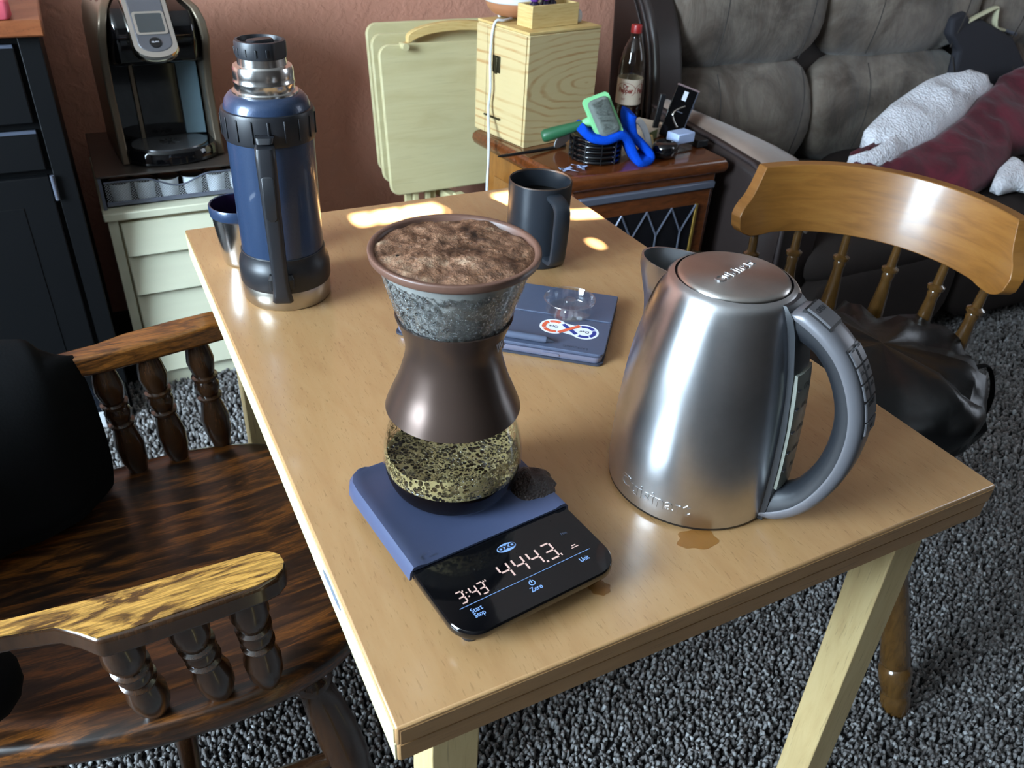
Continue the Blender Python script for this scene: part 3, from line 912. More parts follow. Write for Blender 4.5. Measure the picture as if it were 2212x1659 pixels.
dr = thing('coffee_dripper', 'brown-rimmed steel mesh cone dripper sitting in the carafe mouth', 'dripper', (*CXY, ZC))
ZR = 0.2160
rim = [(0.0535, ZR - 0.0065), (0.0595, ZR - 0.0060), (0.0608, ZR - 0.0045), (0.0615, ZR - 0.0005), (0.0613, ZR + 0.0004), (0.0607, ZR + 0.0008), (0.0578, ZR + 0.0004), (0.0570, ZR - 0.0006), (0.0560, ZR - 0.0052), (0.0535, ZR - 0.0065)]
obj('rim', lathe(rim, 96), M['rim_brown'], dr, smooth=60, label='flat brown plastic rim')
obj('mesh_cone', lathe([(0.0552, ZR - 0.0055), (0.0505, ZR - 0.018), (0.0400, ZR - 0.050), (0.0318, ZR - 0.074), (0.0180, ZR - 0.112), (0.0120, ZR - 0.118), (0.00001, ZR - 0.118)], 72), M['filter_steel'], dr, smooth=60)
# slurry: puffed, cracked surface of wet grounds
gv, gf = [], []
nA, nR = 150, 46
for j in range(nR + 1):
    t = j / nR
    for i in range(nA):
        a = 2 * PI * i / nA
        r = 0.0574 * t
        x, y = r * math.cos(a), r * math.sin(a)
        h = 0.0030 * nz(x, y, 0.3, 48) + 0.0016 * nz(x, y, 2.3, 120) + 0.0008 * nz(x, y, 5.0, 330) + 0.0025 * (1 - t * t)
        h -= 0.0016 * max(0, t - 0.92) / 0.08
        gv.append((x, y, ZR - 0.0018 + h))
for j in range(nR):
    for i in range(nA):
        gf.append((j * nA + i, j * nA + (i + 1) % nA, (j + 1) * nA + (i + 1) % nA, (j + 1) * nA + i))
tag(obj('coffee_slurry', G().add(gv, gf), M['grounds'], smooth=180, loc=(*CXY, ZC)), 'foaming brown coffee grounds filling the dripper to its rim', 'coffee grounds', kind='stuff')
tag(obj('slurry_bubbles', lathe([(0.00001, 0.0024), (0.0016, 0.0018), (0.0024, 0)], 12, T(-0.037, -0.004, ZR - 0.001), lathe([(0.00001, 0.0022), (0.0015, 0.0016), (0.0022, 0)], 12, T(-0.042, 0.002, ZR - 0.001), lathe([(0.00001, 0.0026), (0.0018, 0.0018), (0.0026, 0)], 12, T(-0.032, -0.009, ZR - 0.001)))), M['coffee'], smooth=180, loc=(*CXY, ZC)), 'few dark glossy bubbles on the coffee grounds near the left of the rim', 'bubbles', kind='stuff')

# ------------------------------------------------------------------ electric kettle
KXY = (0.3370, 0.1306)
KA = R(-66)
kt = thing('electric_kettle', 'brushed steel electric kettle with grey and black curved handle', 'kettle', (*KXY, ZT), KA)
# local +X = handle side
kprof = smooth_prof([(0.0755, 0.0040), (0.0766, 0.0150), (0.0768, 0.0300), (0.0762, 0.0600), (0.0742, 0.0950), (0.0708, 0.1300), (0.0655, 0.1600), (0.0598, 0.1830), (0.0556, 0.1950), (0.0515, 0.2020), (0.0465, 0.2052)], 6)
obj('body', lathe(kprof, 128), M['steel'], kt, smooth=180, label='brushed stainless steel body')
obj('base_ring', lathe([(0.00001, 0.0006), (0.0735, 0.0006), (0.0752, 0.0018), (0.0756, 0.0040), (0.0735, 0.0046)], 96), M['black'], kt, smooth=50)
obj('lid', lathe([(0.0446, 0.2012), (0.0450, 0.2044), (0.0440, 0.2064), (0.0405, 0.2078), (0.0300, 0.2092), (0.0150, 0.2099), (0.00001, 0.2100)], 96), M['steel_lid'], kt, smooth=60)
obj('lid_gap', lathe([(0.0466, 0.2051), (0.0462, 0.2020), (0.0445, 0.2016)], 96), M['black'], kt, smooth=60)
# spout on the far side (local -X)
def spout_ring(z, reach, half, n=14):
    r = rad_at(z, kprof)
    out = []
    for k in range(n + 1):
        a = -half + 2 * half * k / n
        w = math.cos(a / half * PI / 2) ** 1.3
        rr = r + reach * w
        out.append((-rr * math.cos(a), -rr * math.sin(a), z))
    return out
oring = [spout_ring(z, re, R(hf)) for z, re, hf in ((0.140, 0.0006, 10), (0.150, 0.003, 15), (0.165, 0.0095, 18), (0.180, 0.0180, 22), (0.193, 0.0260, 26), (0.2020, 0.0305, 30))]
g = loft(oring, caps=False, closed=False)
iring = [[(x * 0.985 + 0.0006, y * 0.97, z) for x, y, z in rg] for rg in oring]
loft(iring[::-1], caps=False, closed=False, g=g)
loft([oring[-1], iring[-1]], caps=False, closed=False, g=g)
obj('spout', g, M['steel'], kt, smooth=60)
# dark inside of the spout opening
obj('spout_opening', loft([[(-rad_at(z, kprof) * math.cos(a) * 1.006, -rad_at(z, kprof) * math.sin(a) * 1.006, z) for a in [R(-28 + 56 * k / 12) for k in range(13)]] for z in (0.172, 0.182, 0.190, 0.197, 0.2015)], caps=False, closed=False), M['black'], kt, smooth=60)
# spine with water window and the curved handle
def spine_ring(z, w, out):
    r = rad_at(max(0.0041, min(z, 0.2050)), kprof)
    return [(r - 0.006, -w, z), (r + out, -w, z), (r + out + 0.0018, -w * 0.55, z), (r + out + 0.0018, w * 0.55, z), (r + out, w, z), (r - 0.006, w, z)]
obj('spine', loft([spine_ring(z, w, o_) for z, w, o_ in ((0.003, 0.0150, 0.0030), (0.02, 0.0158, 0.0034), (0.06, 0.0160, 0.0034), (0.10, 0.0160, 0.0034), (0.15, 0.0160, 0.0034), (0.182, 0.0165, 0.004), (0.196, 0.0165, 0.0035), (0.2030, 0.0150, 0.001))]), M['grip'], kt, smooth=30)
ww = loft([[(rad_at(z, kprof) + 0.0026, -0.0145, z), (rad_at(z, kprof) + 0.0062, -0.0145, z), (rad_at(z, kprof) + 0.0078, -0.008, z), (rad_at(z, kprof) + 0.0078, 0.008, z), (rad_at(z, kprof) + 0.0062, 0.0145, z), (rad_at(z, kprof) + 0.0026, 0.0145, z)] for z in (0.040, 0.055, 0.07, 0.085, 0.10, 0.115, 0.130, 0.142, 0.150)])
M['window_plastic'] = simple('window_plastic', srgb(98, 100, 92), 0.25, var=0.10, vscale=50)
wo = obj('water_window', ww, M['window_plastic'], kt, smooth=30, label='clear grey water gauge window')
for z, s in ((0.137, '1.7 L'), (0.120, '1.5 L'), (0.098, '1.25 L'), (0.078, '1.0 L'), (0.060, '.75')):
    gg = txt(s, 0.0062, 0.0001, 1.0, 0.9)
    r = rad_at(z, kprof) + 0.0081
    r2 = rad_at(z + 0.01, kprof) - rad_at(z, kprof)
    mt = T(r, 0.0012, z, rx=PI / 2 , rz=PI / 2)
    gg.v = [tuple(mt @ Vector(p)) for p in gg.v]
    gg.v = [(x + r2 / 0.01 * (zz - z), y, zz) for x, y, zz in gg.v]
    obj('gauge_lettering', gg, M['dark_print'], wo)
    obj('gauge_line', box(r - 0.0012, r + 0.0002, -0.0140, -0.0090, z - 0.0004, z + 0.0004), M['dark_print'], wo)
# handle centre line (local x, z), measured outside to inside
hc = [(0.0530, 0.1950), (0.0670, 0.1905), (0.0830, 0.1825), (0.0980, 0.1695), (0.1100, 0.1510), (0.1180, 0.1290), (0.1205, 0.1060), (0.1180, 0.0800), (0.1100, 0.0540), (0.0980, 0.0320), (0.0820, 0.0165), (0.0700, 0.0095)]
hc = smooth_prof(hc, 4)
nh = len(hc)
def hframe(i):
    a, b = hc[max(i - 1, 0)], hc[min(i + 1, nh - 1)]
    t = Vector((b[0] - a[0], 0, b[1] - a[1])).normalized()
    nrm = Vector((-t.z, 0, t.x))
    if nrm.x < 0 and hc[i][1] < 0.17 or nrm.z < 0 and hc[i][1] >= 0.17:
        nrm = -nrm
    return Vector((hc[i][0], 0, hc[i][1])), t, nrm
def hband(i, pts):
    c, t, nn = hframe(i)
    return [tuple(c + nn * o_ + Vector((0, y, 0))) for o_, y in pts]
def half(i):
    t = i / (nh - 1)
    th = 0.0125 + 0.006 * max(0, 1 - t * 5) + 0.012 * max(0, t - 0.78) / 0.22
    wd = 0.0150 + 0.002 * math.sin(PI * t)
    return th, wd
rg_in, rg_out = [], []
for i in range(nh):
    th, wd = half(i)
    w2 = wd - 0.0012
    rg_in.append(hband(i, [(0.004, -w2), (-0.004, -w2 - 0.0006), (-th * 0.8, -w2 * 0.75), (-th, -w2 * 0.35), (-th, w2 * 0.35), (-th * 0.8, w2 * 0.75), (-0.004, w2 + 0.0006), (0.004, w2)]))
    tp = min(1.0, i / 3, (nh - 1 - i) / 5 + 0.25)
    to = 0.012 * (0.35 + 0.65 * tp)
    rg_out.append(hband(i, [(0.0015, -wd), (0.0045, -wd - 0.0006), (to * 0.72, -wd * 0.94), (to * 0.93, -wd * 0.72), (to, -wd * 0.3), (to, wd * 0.3), (to * 0.93, wd * 0.72), (to * 0.72, wd * 0.94), (0.0045, wd + 0.0006), (0.0015, wd)]))
obj('grip', loft(rg_in), M['grip'], kt, smooth=45, label='black rubber inner grip')
hs = obj('handle_shell', loft(rg_out), M['silver_plastic'], kt, smooth=45, label='silver grey outer handle shell')
def pad(i0, i1, y0, y1, up, dn=0.0085, ins=0.0):
    rings = []
    k = max(3, int((i1 - i0) * 2) + 1)
    for j in range(k):
        fi = i0 + (i1 - i0) * j / (k - 1)
        a = int(min(fi, nh - 2)); fr = fi - a
        c0, t0, n0 = hframe(a); c1, t1, n1 = hframe(a + 1)
        c = c0.lerp(c1, fr); nn = n0.lerp(n1, fr).normalized()
        lo, hi = dn, up
        e = 0.0008
        rings.append([tuple(c + nn * lo + Vector((0, y0, 0))), tuple(c + nn * (hi - e) + Vector((0, y0, 0))), tuple(c + nn * hi + Vector((0, y0 + e, 0))), tuple(c + nn * hi + Vector((0, y1 - e, 0))), tuple(c + nn * (hi - e) + Vector((0, y1, 0))), tuple(c + nn * lo + Vector((0, y1, 0)))])
    return loft(rings)
obj('button_recess', pad(10.6, 22.2, -0.0118, 0.0118, 0.0122), M['black'], kt, smooth=30)
obj('button_recess', pad(2.2, 7.4, -0.0118, 0.0118, 0.0121), M['black'], kt, smooth=30)
def button(i0, i1, y0, y1, s, size=0.0042):
    b = obj('button', pad(i0, i1, y0, y1, 0.0136, 0.010), M['button_silver'], kt, smooth=30)
    fi = (i0 + i1) / 2
    c, t, nn = hframe(int(fi))
    gg = txt(s, size, 0.0001, 1.0, 0.85)
    ax = Vector((0, 1, 0))
    mt = Matrix(((ax.x, -t.x, nn.x), (ax.y, -t.y, nn.y), (ax.z, -t.z, nn.z)))
    o3 = c + nn * 0.0138 + Vector((0, (y0 + y1) / 2, 0))
    gg.v = [tuple(mt @ Vector(p) + o3) for p in gg.v]
    obj('button_lettering', gg, M['dark_print'], b)
button(2.6, 7.0, -0.0108, 0.0108, 'OPEN', 0.0062)
for k, (s1, s2) in enumerate((('160', '200'), ('175', '208'), ('190', '212'))):
    button(11.0 + 2.2 * k, 12.9 + 2.2 * k, -0.0108, -0.0010, s1)
    button(11.0 + 2.2 * k, 12.9 + 2.2 * k, 0.0010, 0.0108, s2)
button(17.7, 19.9, -0.0108, 0.0108, 'START', 0.0052)
button(20.2, 21.8, -0.0108, 0.0108, 'ON', 0.0040)
# word marks: low on the body and across the lid
gg = txt('Cuisinart', 0.0178, 0.0006, 1.06, 1.0, 0.0005)
aw = R(-142) - KA + R(-14)
def wrap(x, y, z, z0=0.0225):
    zz = z0 + y
    r = rad_at(max(zz, 0.0041), kprof) + z
    a = aw + x / 0.0766
    return (r * math.cos(a), r * math.sin(a), zz)
gg.map(wrap)
obj('wordmark', gg, M['steel'], kt, smooth=20, label='embossed steel lettering')
gg = txt('Cuisinart', 0.0130, 0.0008, 1.1, 1.0, 0.0003)
mt = T(0.000, 0.000, 0.2098, rz=R(20) - KA)
gg.v = [tuple(mt @ Vector(p)) for p in gg.v]
obj('wordmark', gg, M['steel'], kt, smooth=20, label='embossed steel lettering')

# ------------------------------------------------------------------ blue vacuum flask and its cup
fl = thing('vacuum_flask', 'tall blue hammered steel vacuum flask with black bands and folding handle', 'flask', (0.0873, 0.6232, ZT))
obj('foot_ring', lathe([(0.00001, 0.0004), (0.0500, 0.0004), (0.0520, 0.003), (0.0524, 0.012), (0.0522, 0.034), (0.0500, 0.036)], 72), M['worn_steel'], fl, smooth=50, label='worn steel foot')
obj('body', lathe([(0.0470, 0.030)] + [(0.0475, 0.060), (0.0476, 0.12), (0.0474, 0.205), (0.0470, 0.2240), (0.0462, 0.2310), (0.0440, 0.2375), (0.0400, 0.2425), (0.0360, 0.2440), (0.0340, 0.2440)], 72), M['thermos_blue'], fl, smooth=40, label='blue hammered enamel body')
low = [(0.0525, 0.0240), (0.0535, 0.0270), (0.0535, 0.0440), (0.0520, 0.0520), (0.0495, 0.0560), (0.0490, 0.0640), (0.0482, 0.0650), (0.0470, 0.0650)]
obj('band', lathe([(0.0500, 0.0240)] + low, 72), M['band_rubber'], fl, smooth=35)
obj('band', lathe([(0.0472, 0.1960), (0.0492, 0.1965), (0.0500, 0.2000), (0.0503, 0.2250), (0.0492, 0.2285), (0.0465, 0.2290)], 72), M['band_rubber'], fl, smooth=35)
fa = R(-113)
def fpt(r, a, z):
    return (r * math.cos(a), r * math.sin(a), z)
for k in range(18):
    a = fa + R(20 * k + 10)
    obj('band_rib', box(-0.0015, 0.0006, -0.0010, 0.0010, 0.2010, 0.2245, T(*fpt(0.0507, a, 0), rz=a)), M['band_rubber'], fl, bev=0.0005)
obj('neck', lathe([(0.0352, 0.2430), (0.0350, 0.2462), (0.0318, 0.2470), (0.0316, 0.2534), (0.0324, 0.2546), (0.0324, 0.2563), (0.0316, 0.2576), (0.0318, 0.2614), (0.0318, 0.2682), (0.0306, 0.2716), (0.0258, 0.2728), (0.0252, 0.2800), (0.0230, 0.2802)], 72), M['polished'], fl, smooth=40, label='shiny steel neck')
# stopper: faceted ring with flutes and a sunk twist knob
st = [(0.0235, 0.2792), (0.0262, 0.2805), (0.0268, 0.2834), (0.0268, 0.2944), (0.0258, 0.2970), (0.0228, 0.2975), (0.0222, 0.2961), (0.0215, 0.2932), (0.00001, 0.2928)]
so = lathe(st, 72)
so.v = [(x, y, z) if not (abs(math.degrees(math.atan2(y, x)) + 52) < 22 and math.hypot(x, y) > 0.0225) else (lambda a, r: (x * r, y * r, z))(0, min(1.0, 0.0248 / (math.hypot(x, y) * max(0.2, math.cos(math.atan2(y, x) + R(52)))))) for x, y, z in so.v]
so_ = obj('stopper', so, M['black_rubber'], fl, smooth=35, label='black screw stopper')
obj('twist_knob', loft([[(x * s_ + 0.0, y * s_, z) for x, y in rrect(0.030, 0.014, 0.006, 5)] for z, s_ in ((0.2926, 1.0), (0.2961, 1.0), (0.2973, 0.9))], m=T(rz=R(20))), M['black_rubber'], so_, smooth=40)
for k in range(7):
    a = R(-175 + 24 * k) + R(-10)
    if abs(math.degrees(a) + 52) > 24:
        obj('flute', box(-0.0008, 0.0006, -0.0010, 0.0010, 0.2834, 0.2911, T(*fpt(0.0270, a, 0), rz=a)), M['grip'], so_, bev=0.0005)
# folding handle hanging down the front left
ha = R(-108)
def hp2(r, z, off=0.0):
    return (r * math.cos(ha) - off * math.sin(ha), r * math.sin(ha) + off * math.cos(ha), z)
def hring(r, z, w, t):
    out = []
    for x, y in rrect(t, w, min(t, w) * 0.45, 4):
        out.append(hp2(r + x, z, y))
    return out
obj('handle', loft([hring(r, z, w, t) for r, z, w, t in ((0.0575, 0.2040, 0.018, 0.008), (0.0625, 0.2020, 0.021, 0.013), (0.0645, 0.190, 0.0215, 0.0135), (0.0645, 0.17, 0.021, 0.013), (0.0635, 0.13, 0.0195, 0.012), (0.0625, 0.08, 0.0185, 0.0115), (0.0615, 0.045, 0.0185, 0.011), (0.0605, 0.028, 0.021, 0.011), (0.0595, 0.019, 0.024, 0.009), (0.0585, 0.0165, 0.020, 0.006))]), M['band_rubber'], fl, smooth=60, label='black folding carry handle')
obj('handle_inlay', loft([hring(r, z, w, t) for r, z, w, t in ((0.0700, 0.1740, 0.006, 0.0015), (0.0706, 0.1715, 0.013, 0.003), (0.0702, 0.150, 0.0135, 0.003), (0.0694, 0.126, 0.0125, 0.003), (0.0688, 0.122, 0.006, 0.0015))]), M['grip'], fl, smooth=60)
obj('handle_hinge', loft([hring(r, z, w, t) for r, z, w, t in ((0.0490, 0.2110, 0.020, 0.010), (0.0560, 0.2110, 0.020, 0.010), (0.0600, 0.2060, 0.017, 0.010))]), M['band_rubber'], fl, smooth=40)
obj('handle_latch', loft([hring(r, z, w, t) for r, z, w, t in ((0.0520, 0.050, 0.026, 0.010), (0.0560, 0.046, 0.030, 0.010), (0.0560, 0.034, 0.030, 0.010), (0.0530, 0.030, 0.022, 0.008))]), M['black'], fl, smooth=40)

cu = thing('flask_cup', 'open steel flask cup with dark blue plastic rim behind the flask', 'cup', (0.0600, 0.7360, ZT))
obj('body', lathe(smooth_prof([(0.00001, 0.0006), (0.0250, 0.0006), (0.0288, 0.0025), (0.0300, 0.010), (0.0325, 0.032), (0.0348, 0.055), (0.0356, 0.066)], 4), 64), M['polished'], cu, smooth=60, label='shiny steel shell')
obj('rim', lathe([(0.0352, 0.064), (0.0375, 0.066), (0.0380, 0.070), (0.0380, 0.078), (0.0370, 0.0795), (0.0352, 0.0790), (0.0346, 0.066)], 64), M['thermos_blue'], cu, smooth=40, label='blue plastic rim')
obj('lining', lathe([(0.0350, 0.078), (0.0335, 0.05), (0.0290, 0.012), (0.0260, 0.006), (0.00001, 0.005)], 64), M['bottle_dark'], cu, smooth=40)

# ------------------------------------------------------------------ black travel mug of coffee
mg = thing('mug', 'matte black lidless mug of coffee with a squared handle', 'mug', (0.4268, 0.6014, ZT))
obj('body', lathe([(0.00001, 0.0004), (0.0385, 0.0004), (0.0402, 0.002), (0.0406, 0.008), (0.0410, 0.030), (0.0416, 0.070), (0.0422, 0.108), (0.0421, 0.1125), (0.0412, 0.1135)], 80), M['mug_black'], mg, smooth=40)
obj('rim', lathe([(0.0421, 0.1120), (0.0419, 0.1136), (0.0409, 0.1142), (0.0400, 0.1134), (0.0399, 0.1118)], 80), M['copper_edge'], mg, smooth=60, label='worn coppery lip')
obj('lining', lathe([(0.0401, 0.1125), (0.0393, 0.098), (0.0388, 0.080), (0.0370, 0.02), (0.00001, 0.016)], 80), M['mug_black'], mg, smooth=40)
ma = R(-92)
def mr(pts, w):
    out = []
    fr = frames([(r * math.cos(ma), r * math.sin(ma), z) for r, z in pts])
    side = Vector((-math.sin(ma), math.cos(ma), 0))
    for (p, t, s, u) in fr:
        nn = t.cross(side).normalized()
        out.append([tuple(p + side * (w * sx) + nn * (0.0042 * sz)) for sx, sz in ((-1, -0.6), (-0.7, -1), (0.7, -1), (1, -0.6), (1, 0.6), (0.7, 1), (-0.7, 1), (-1, 0.6))])
    return out
obj('handle', loft(mr([(0.040, 0.1030), (0.052, 0.1015), (0.0615, 0.0970), (0.0655, 0.0900), (0.0655, 0.070), (0.0640, 0.045), (0.0620, 0.026), (0.0590, 0.0190), (0.0520, 0.0165), (0.040, 0.0160)], 0.0105)), M['mug_black'], mg, smooth=40)
tag(obj('mug_coffee', lathe([(0.0385, 0.0905), (0.0372, 0.0900), (0.00001, 0.0900)], 64), M['coffee'], smooth=60, loc=(0.4268, 0.6014, ZT)), 'black coffee filling the matte black mug', 'coffee')

# ------------------------------------------------------------------ tablet in a folio with pen, sticker and a glass dish
TA = R(-39.5)
tx = thing('tablet', 'tablet in a blue grey folio cover with a stylus and a sticker', 'tablet', (0.3153, 0.4568, ZT), TA)
W2, H2 = 0.1215, 0.0765
obj('case', loft([[(x, y, z) for x, y in rrect(2 * W2, 2 * H2, 0.008, 6)] for z in (0.0005, 0.0030)]), M['folio_dark'], tx, smooth=40)
obj('screen_body', loft([[(x * s_, y * s_ + dy, z) for x, y in rrect(2 * W2 - 0.004, 2 * H2 - 0.004, 0.008, 6)] for z, s_, dy in ((0.0030, 0.995, 0), (0.0045, 1.0, 0), (0.0082, 1.0, 0), (0.0096, 0.995, 0))]), M['tablet_metal'], tx, smooth=50, label='lavender grey metal edge')
obj('cover_flap', prism(rrect(2 * W2, H2 - 0.006, 0.003, 4, 0, 0.0395), 0.0098, 0.0140), M['folio'], tx, bev=0.0008)
cf_pts = [(x, y) for x, y in rrect(2 * W2, H2 - 0.002, 0.008, 6, 0, -0.0355)]
obj('cover_flap', prism(cf_pts, 0.0098, 0.0135), M['folio'], tx, bev=0.0008)
obj('cover_hinge', box(-W2, W2, 0.0006, 0.0066, 0.0098, 0.0120), M['tablet_metal'], tx, bev=0.0012)
obj('button', prism(rrect(0.020, 0.0036, 0.0017, 4, 0, 0), 0, 0.0008, m=T(0.062, -H2 + 0.0016, 0.0062, rx=PI / 2)), M['tablet_metal'], tx, smooth=40)
pn = obj('pen', tube([(-0.095, -0.0640, 0.0178), (0.052, -0.0640, 0.0178), (0.055, -0.0640, 0.0178)], [0.0043, 0.0043, 0.0035], 14), M['pen_grey'], tx, smooth=50, label='grey stylus lying along the cover')
obj('pen_tip', tube([(0.0548, -0.0640, 0.0178), (0.0640, -0.0640, 0.0165)], [0.0033, 0.0008], 12), M['folio_dark'], pn, smooth=50)
# figure eight sticker
def ring_poly(cx, cy, r, n=40):
    return [(cx + r * math.cos(2 * PI * k / n), cy + r * math.sin(2 * PI * k / n)) for k in range(n)]
zs = 0.0136
LC, RC, RO = (0.0565, -0.0243), (0.0930, -0.0268), 0.0168
RO2 = 0.0160
# outline: union of two discs and a waist
out = []
for k in range(33):
    a = R(42 + (318 - 42) * k / 32)
    out.append((LC[0] + RO * math.cos(a), LC[1] + RO * math.sin(a)))
for k in range(33):
    a = R(-138 + 276 * k / 32)
    out.append((RC[0] + RO * math.cos(a), RC[1] + RO * math.sin(a)))
sk = obj('sticker', prism(out, zs - 0.0002, zs), M['sticker_white'], tx, label='figure eight sticker')
def arc_band(c, r0, r1, a0, a1, m_, tip=R(9)):
    gg = G()
    n_ = 12
    lo, hi = [], []
    for k in range(n_ + 1):
        a = a0 + (a1 - a0) * k / n_
        lo.append((c[0] + r0 * math.cos(a), c[1] + r0 * math.sin(a)))
        hi.append((c[0] + r1 * math.cos(a), c[1] + r1 * math.sin(a)))
    rmid = (r0 + r1) / 2
    tp = (c[0] + rmid * math.cos(a1 + tip), c[1] + rmid * math.sin(a1 + tip))
    poly = lo + [tp] + hi[::-1]
    obj('sticker_arrow', prism(poly, zs, zs + 0.0002), m_, sk)
for a0, a1 in ((60, 118), (130, 200), (212, 288)):
    arc_band(LC, 0.0092, 0.0140, R(a0), R(a1), M['orange_print'], R(6))
for a0, a1 in ((-118, -62), (-50, 20), (32, 112)):
    arc_band(RC, 0.0092, 0.0140, R(a0), R(a1), M['navy_print'], R(6))
def bar2(p, q_, w, m_, z):
    d = Vector((q_[0] - p[0], q_[1] - p[1])).normalized(); n_ = Vector((-d.y, d.x)) * w / 2
    obj('sticker_arrow', prism([(p[0] + n_.x, p[1] + n_.y), (p[0] - n_.x, p[1] - n_.y), (q_[0] - n_.x, q_[1] - n_.y), (q_[0] + n_.x, q_[1] + n_.y)], z, z + 0.0002), m_, sk)
bar2((0.0665, -0.0160), (0.0845, -0.0350), 0.0050, M['navy_print'], zs)
bar2((0.0640, -0.0368), (0.0860, -0.0150), 0.0050, M['orange_print'], zs + 0.0002)
for s_, c in (('Ops', LC), ('Dev', RC)):
    gg = txt(s_, 0.0068, 0.0001)
    gg.v = [tuple(T(c[0], c[1], zs + 0.0001, rz=PI) @ Vector(p)) for p in gg.v]
    obj('sticker_lettering', gg, M['dark_print'], sk)
gg = txt('SAMSUNG', 0.0058, 0.0001, 1.15, 1.0)
gg.v = [tuple(T(0.0880, -0.0640, 0.0136, rz=PI) @ Vector(p)) for p in gg.v]
obj('cover_lettering', gg, M['grey_print'], tx)

ds = thing('glass_dish', 'small clear glass lid dish with a centre knob on the tablet cover', 'dish', (0.3780, 0.4270, ZT + 0.0141))
dprof = [(0.00001, 0.0004), (0.0270, 0.0004), (0.0283, 0.0012), (0.0288, 0.0030), (0.0300, 0.0155), (0.0312, 0.0168), (0.0312, 0.0176), (0.0300, 0.0178), (0.0286, 0.0160), (0.0274, 0.0030), (0.0262, 0.0022), (0.00001, 0.0022)]
obj('bowl', lathe(dprof, 72), M['glass_thick'], ds, smooth=50)
obj('rim', lathe([(0.0303 + 0.0011 * math.cos(2 * PI * k / 8), 0.0172 + 0.0011 * math.sin(2 * PI * k / 8)) for k in range(9)], 72), M['glass_thick'], ds, smooth=180)
obj('knob', lathe([(0.0098, 0.0022), (0.0088, 0.0040), (0.0084, 0.0135), (0.0075, 0.0160), (0.0050, 0.0166), (0.00001, 0.0150)], 40), M['glass_thick'], ds, smooth=50)

# ------------------------------------------------------------------ dark oak captain's chair, left of the table, facing it
ac = thing('captains_chair', 'dark oak captain\'s armchair with turned spindles at the left of the table', 'chair', (0, 0, 0))
# seat outline (world x, y), near edge curves round to the front under the table
half_out = [(0.135, 0.0), (0.133, 0.06), (0.124, 0.115), (0.100, 0.160), (0.060, 0.195), (0.010, 0.219), (-0.06, 0.2325), (-0.12, 0.2325), (-0.19, 0.2250), (-0.26, 0.2080), (-0.33, 0.180), (-0.38, 0.13), (-0.40, 0.06), (-0.402, 0.0)]
sm = smooth_prof(half_out, 4)
YS = 0.5140
outl = [(x, YS - y) for x, y in sm] + [(x, YS + y) for x, y in sm[::-1]][1:-1]
ctr = Vector((-0.13, YS))
def scaled(s_, z, fz=None):
    return [(ctr.x + (x - ctr.x) * s_, ctr.y + (y - ctr.y) * s_, z) for x, y in outl]
g = loft([scaled(0.93, 0.408), scaled(0.975, 0.412), scaled(1.0, 0.424), scaled(1.0, 0.438), scaled(0.988, 0.4465), scaled(0.96, 0.450), scaled(0.84, 0.4485), scaled(0.78, 0.4440), scaled(0.5, 0.4365), scaled(0.2, 0.4350)])
obj('seat', g, M['dark_oak'], ac, smooth=50, label='saddled dark oak seat')
# arms: (inner edge, outer edge) polylines in plan; near arm and far arm
near_in = [(-0.46, 0.322), (-0.36, 0.302), (-0.2464, 0.2895), (-0.19, 0.2845), (-0.1385, 0.2829), (-0.08, 0.2818), (-0.040, 0.2810)]
near_out = [(-0.46, 0.304), (-0.36, 0.284), (-0.2464, 0.2705), (-0.2091, 0.2618), (-0.1925, 0.2470), (-0.178, 0.2310), (-0.155, 0.2300), (-0.10, 0.2318), (-0.045, 0.2350)]
tip = [(-0.028, 0.2390), (-0.0195, 0.2470), (-0.0165, 0.2565), (-0.0180, 0.2680), (-0.0260, 0.2770)]
near = near_out + tip + near_in[::-1]
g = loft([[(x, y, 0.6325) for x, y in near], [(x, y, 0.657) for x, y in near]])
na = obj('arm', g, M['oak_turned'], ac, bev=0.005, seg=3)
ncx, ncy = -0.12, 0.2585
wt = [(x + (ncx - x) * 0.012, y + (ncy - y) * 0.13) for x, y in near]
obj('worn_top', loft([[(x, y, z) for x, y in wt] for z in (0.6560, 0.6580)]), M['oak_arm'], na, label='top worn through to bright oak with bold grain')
far_in = [(-0.46, 0.700), (-0.36, 0.698), (-0.2487, 0.7080), (-0.1987, 0.6990), (-0.1467, 0.6995), (-0.0914, 0.708), (0.016, 0.7273), (0.030, 0.732)]
far_out = [(-0.46, 0.722), (-0.36, 0.722), (-0.2488, 0.7354), (-0.2184, 0.7300), (-0.1928, 0.7240), (-0.1445, 0.7330), (-0.11, 0.7471), (-0.05, 0.7600), (0.0144, 0.7690), (0.030, 0.764)]
far = far_in + [(0.040, 0.742), (0.040, 0.754)] + far_out[::-1]
g = loft([[(x, y, 0.628) for x, y in far], [(x, y, 0.657) for x, y in far]])
obj('arm', g, M['oak_far_arm'], ac, bev=0.005, seg=3)
BAL = [(0.0, 0.0120), (0.05, 0.0135), (0.16, 0.0185), (0.30, 0.0195), (0.42, 0.0150), (0.470, 0.0125), (0.480, 0.0170), (0.500, 0.0175), (0.512, 0.0130), (0.545, 0.0160), (0.60, 0.0172), (0.640, 0.0140), (0.650, 0.0130), (0.660, 0.0180), (0.682, 0.0180), (0.692, 0.0140), (0.74, 0.0165), (0.82, 0.0190), (0.91, 0.0165), (1.0, 0.0130)]
BALU = [(1 - t, r) for t, r in BAL][::-1]
for bx, by, tx_, ty in ((-0.159, 0.314, -0.1680, 0.2500), (-0.094, 0.305, -0.1130, 0.2560), (-0.046, 0.299, -0.0570, 0.2570)):
    obj('spindle', spindle((bx, by, 0.444), (tx_, ty, 0.634), BAL, 20), M['oak_turned'], ac, smooth=50)
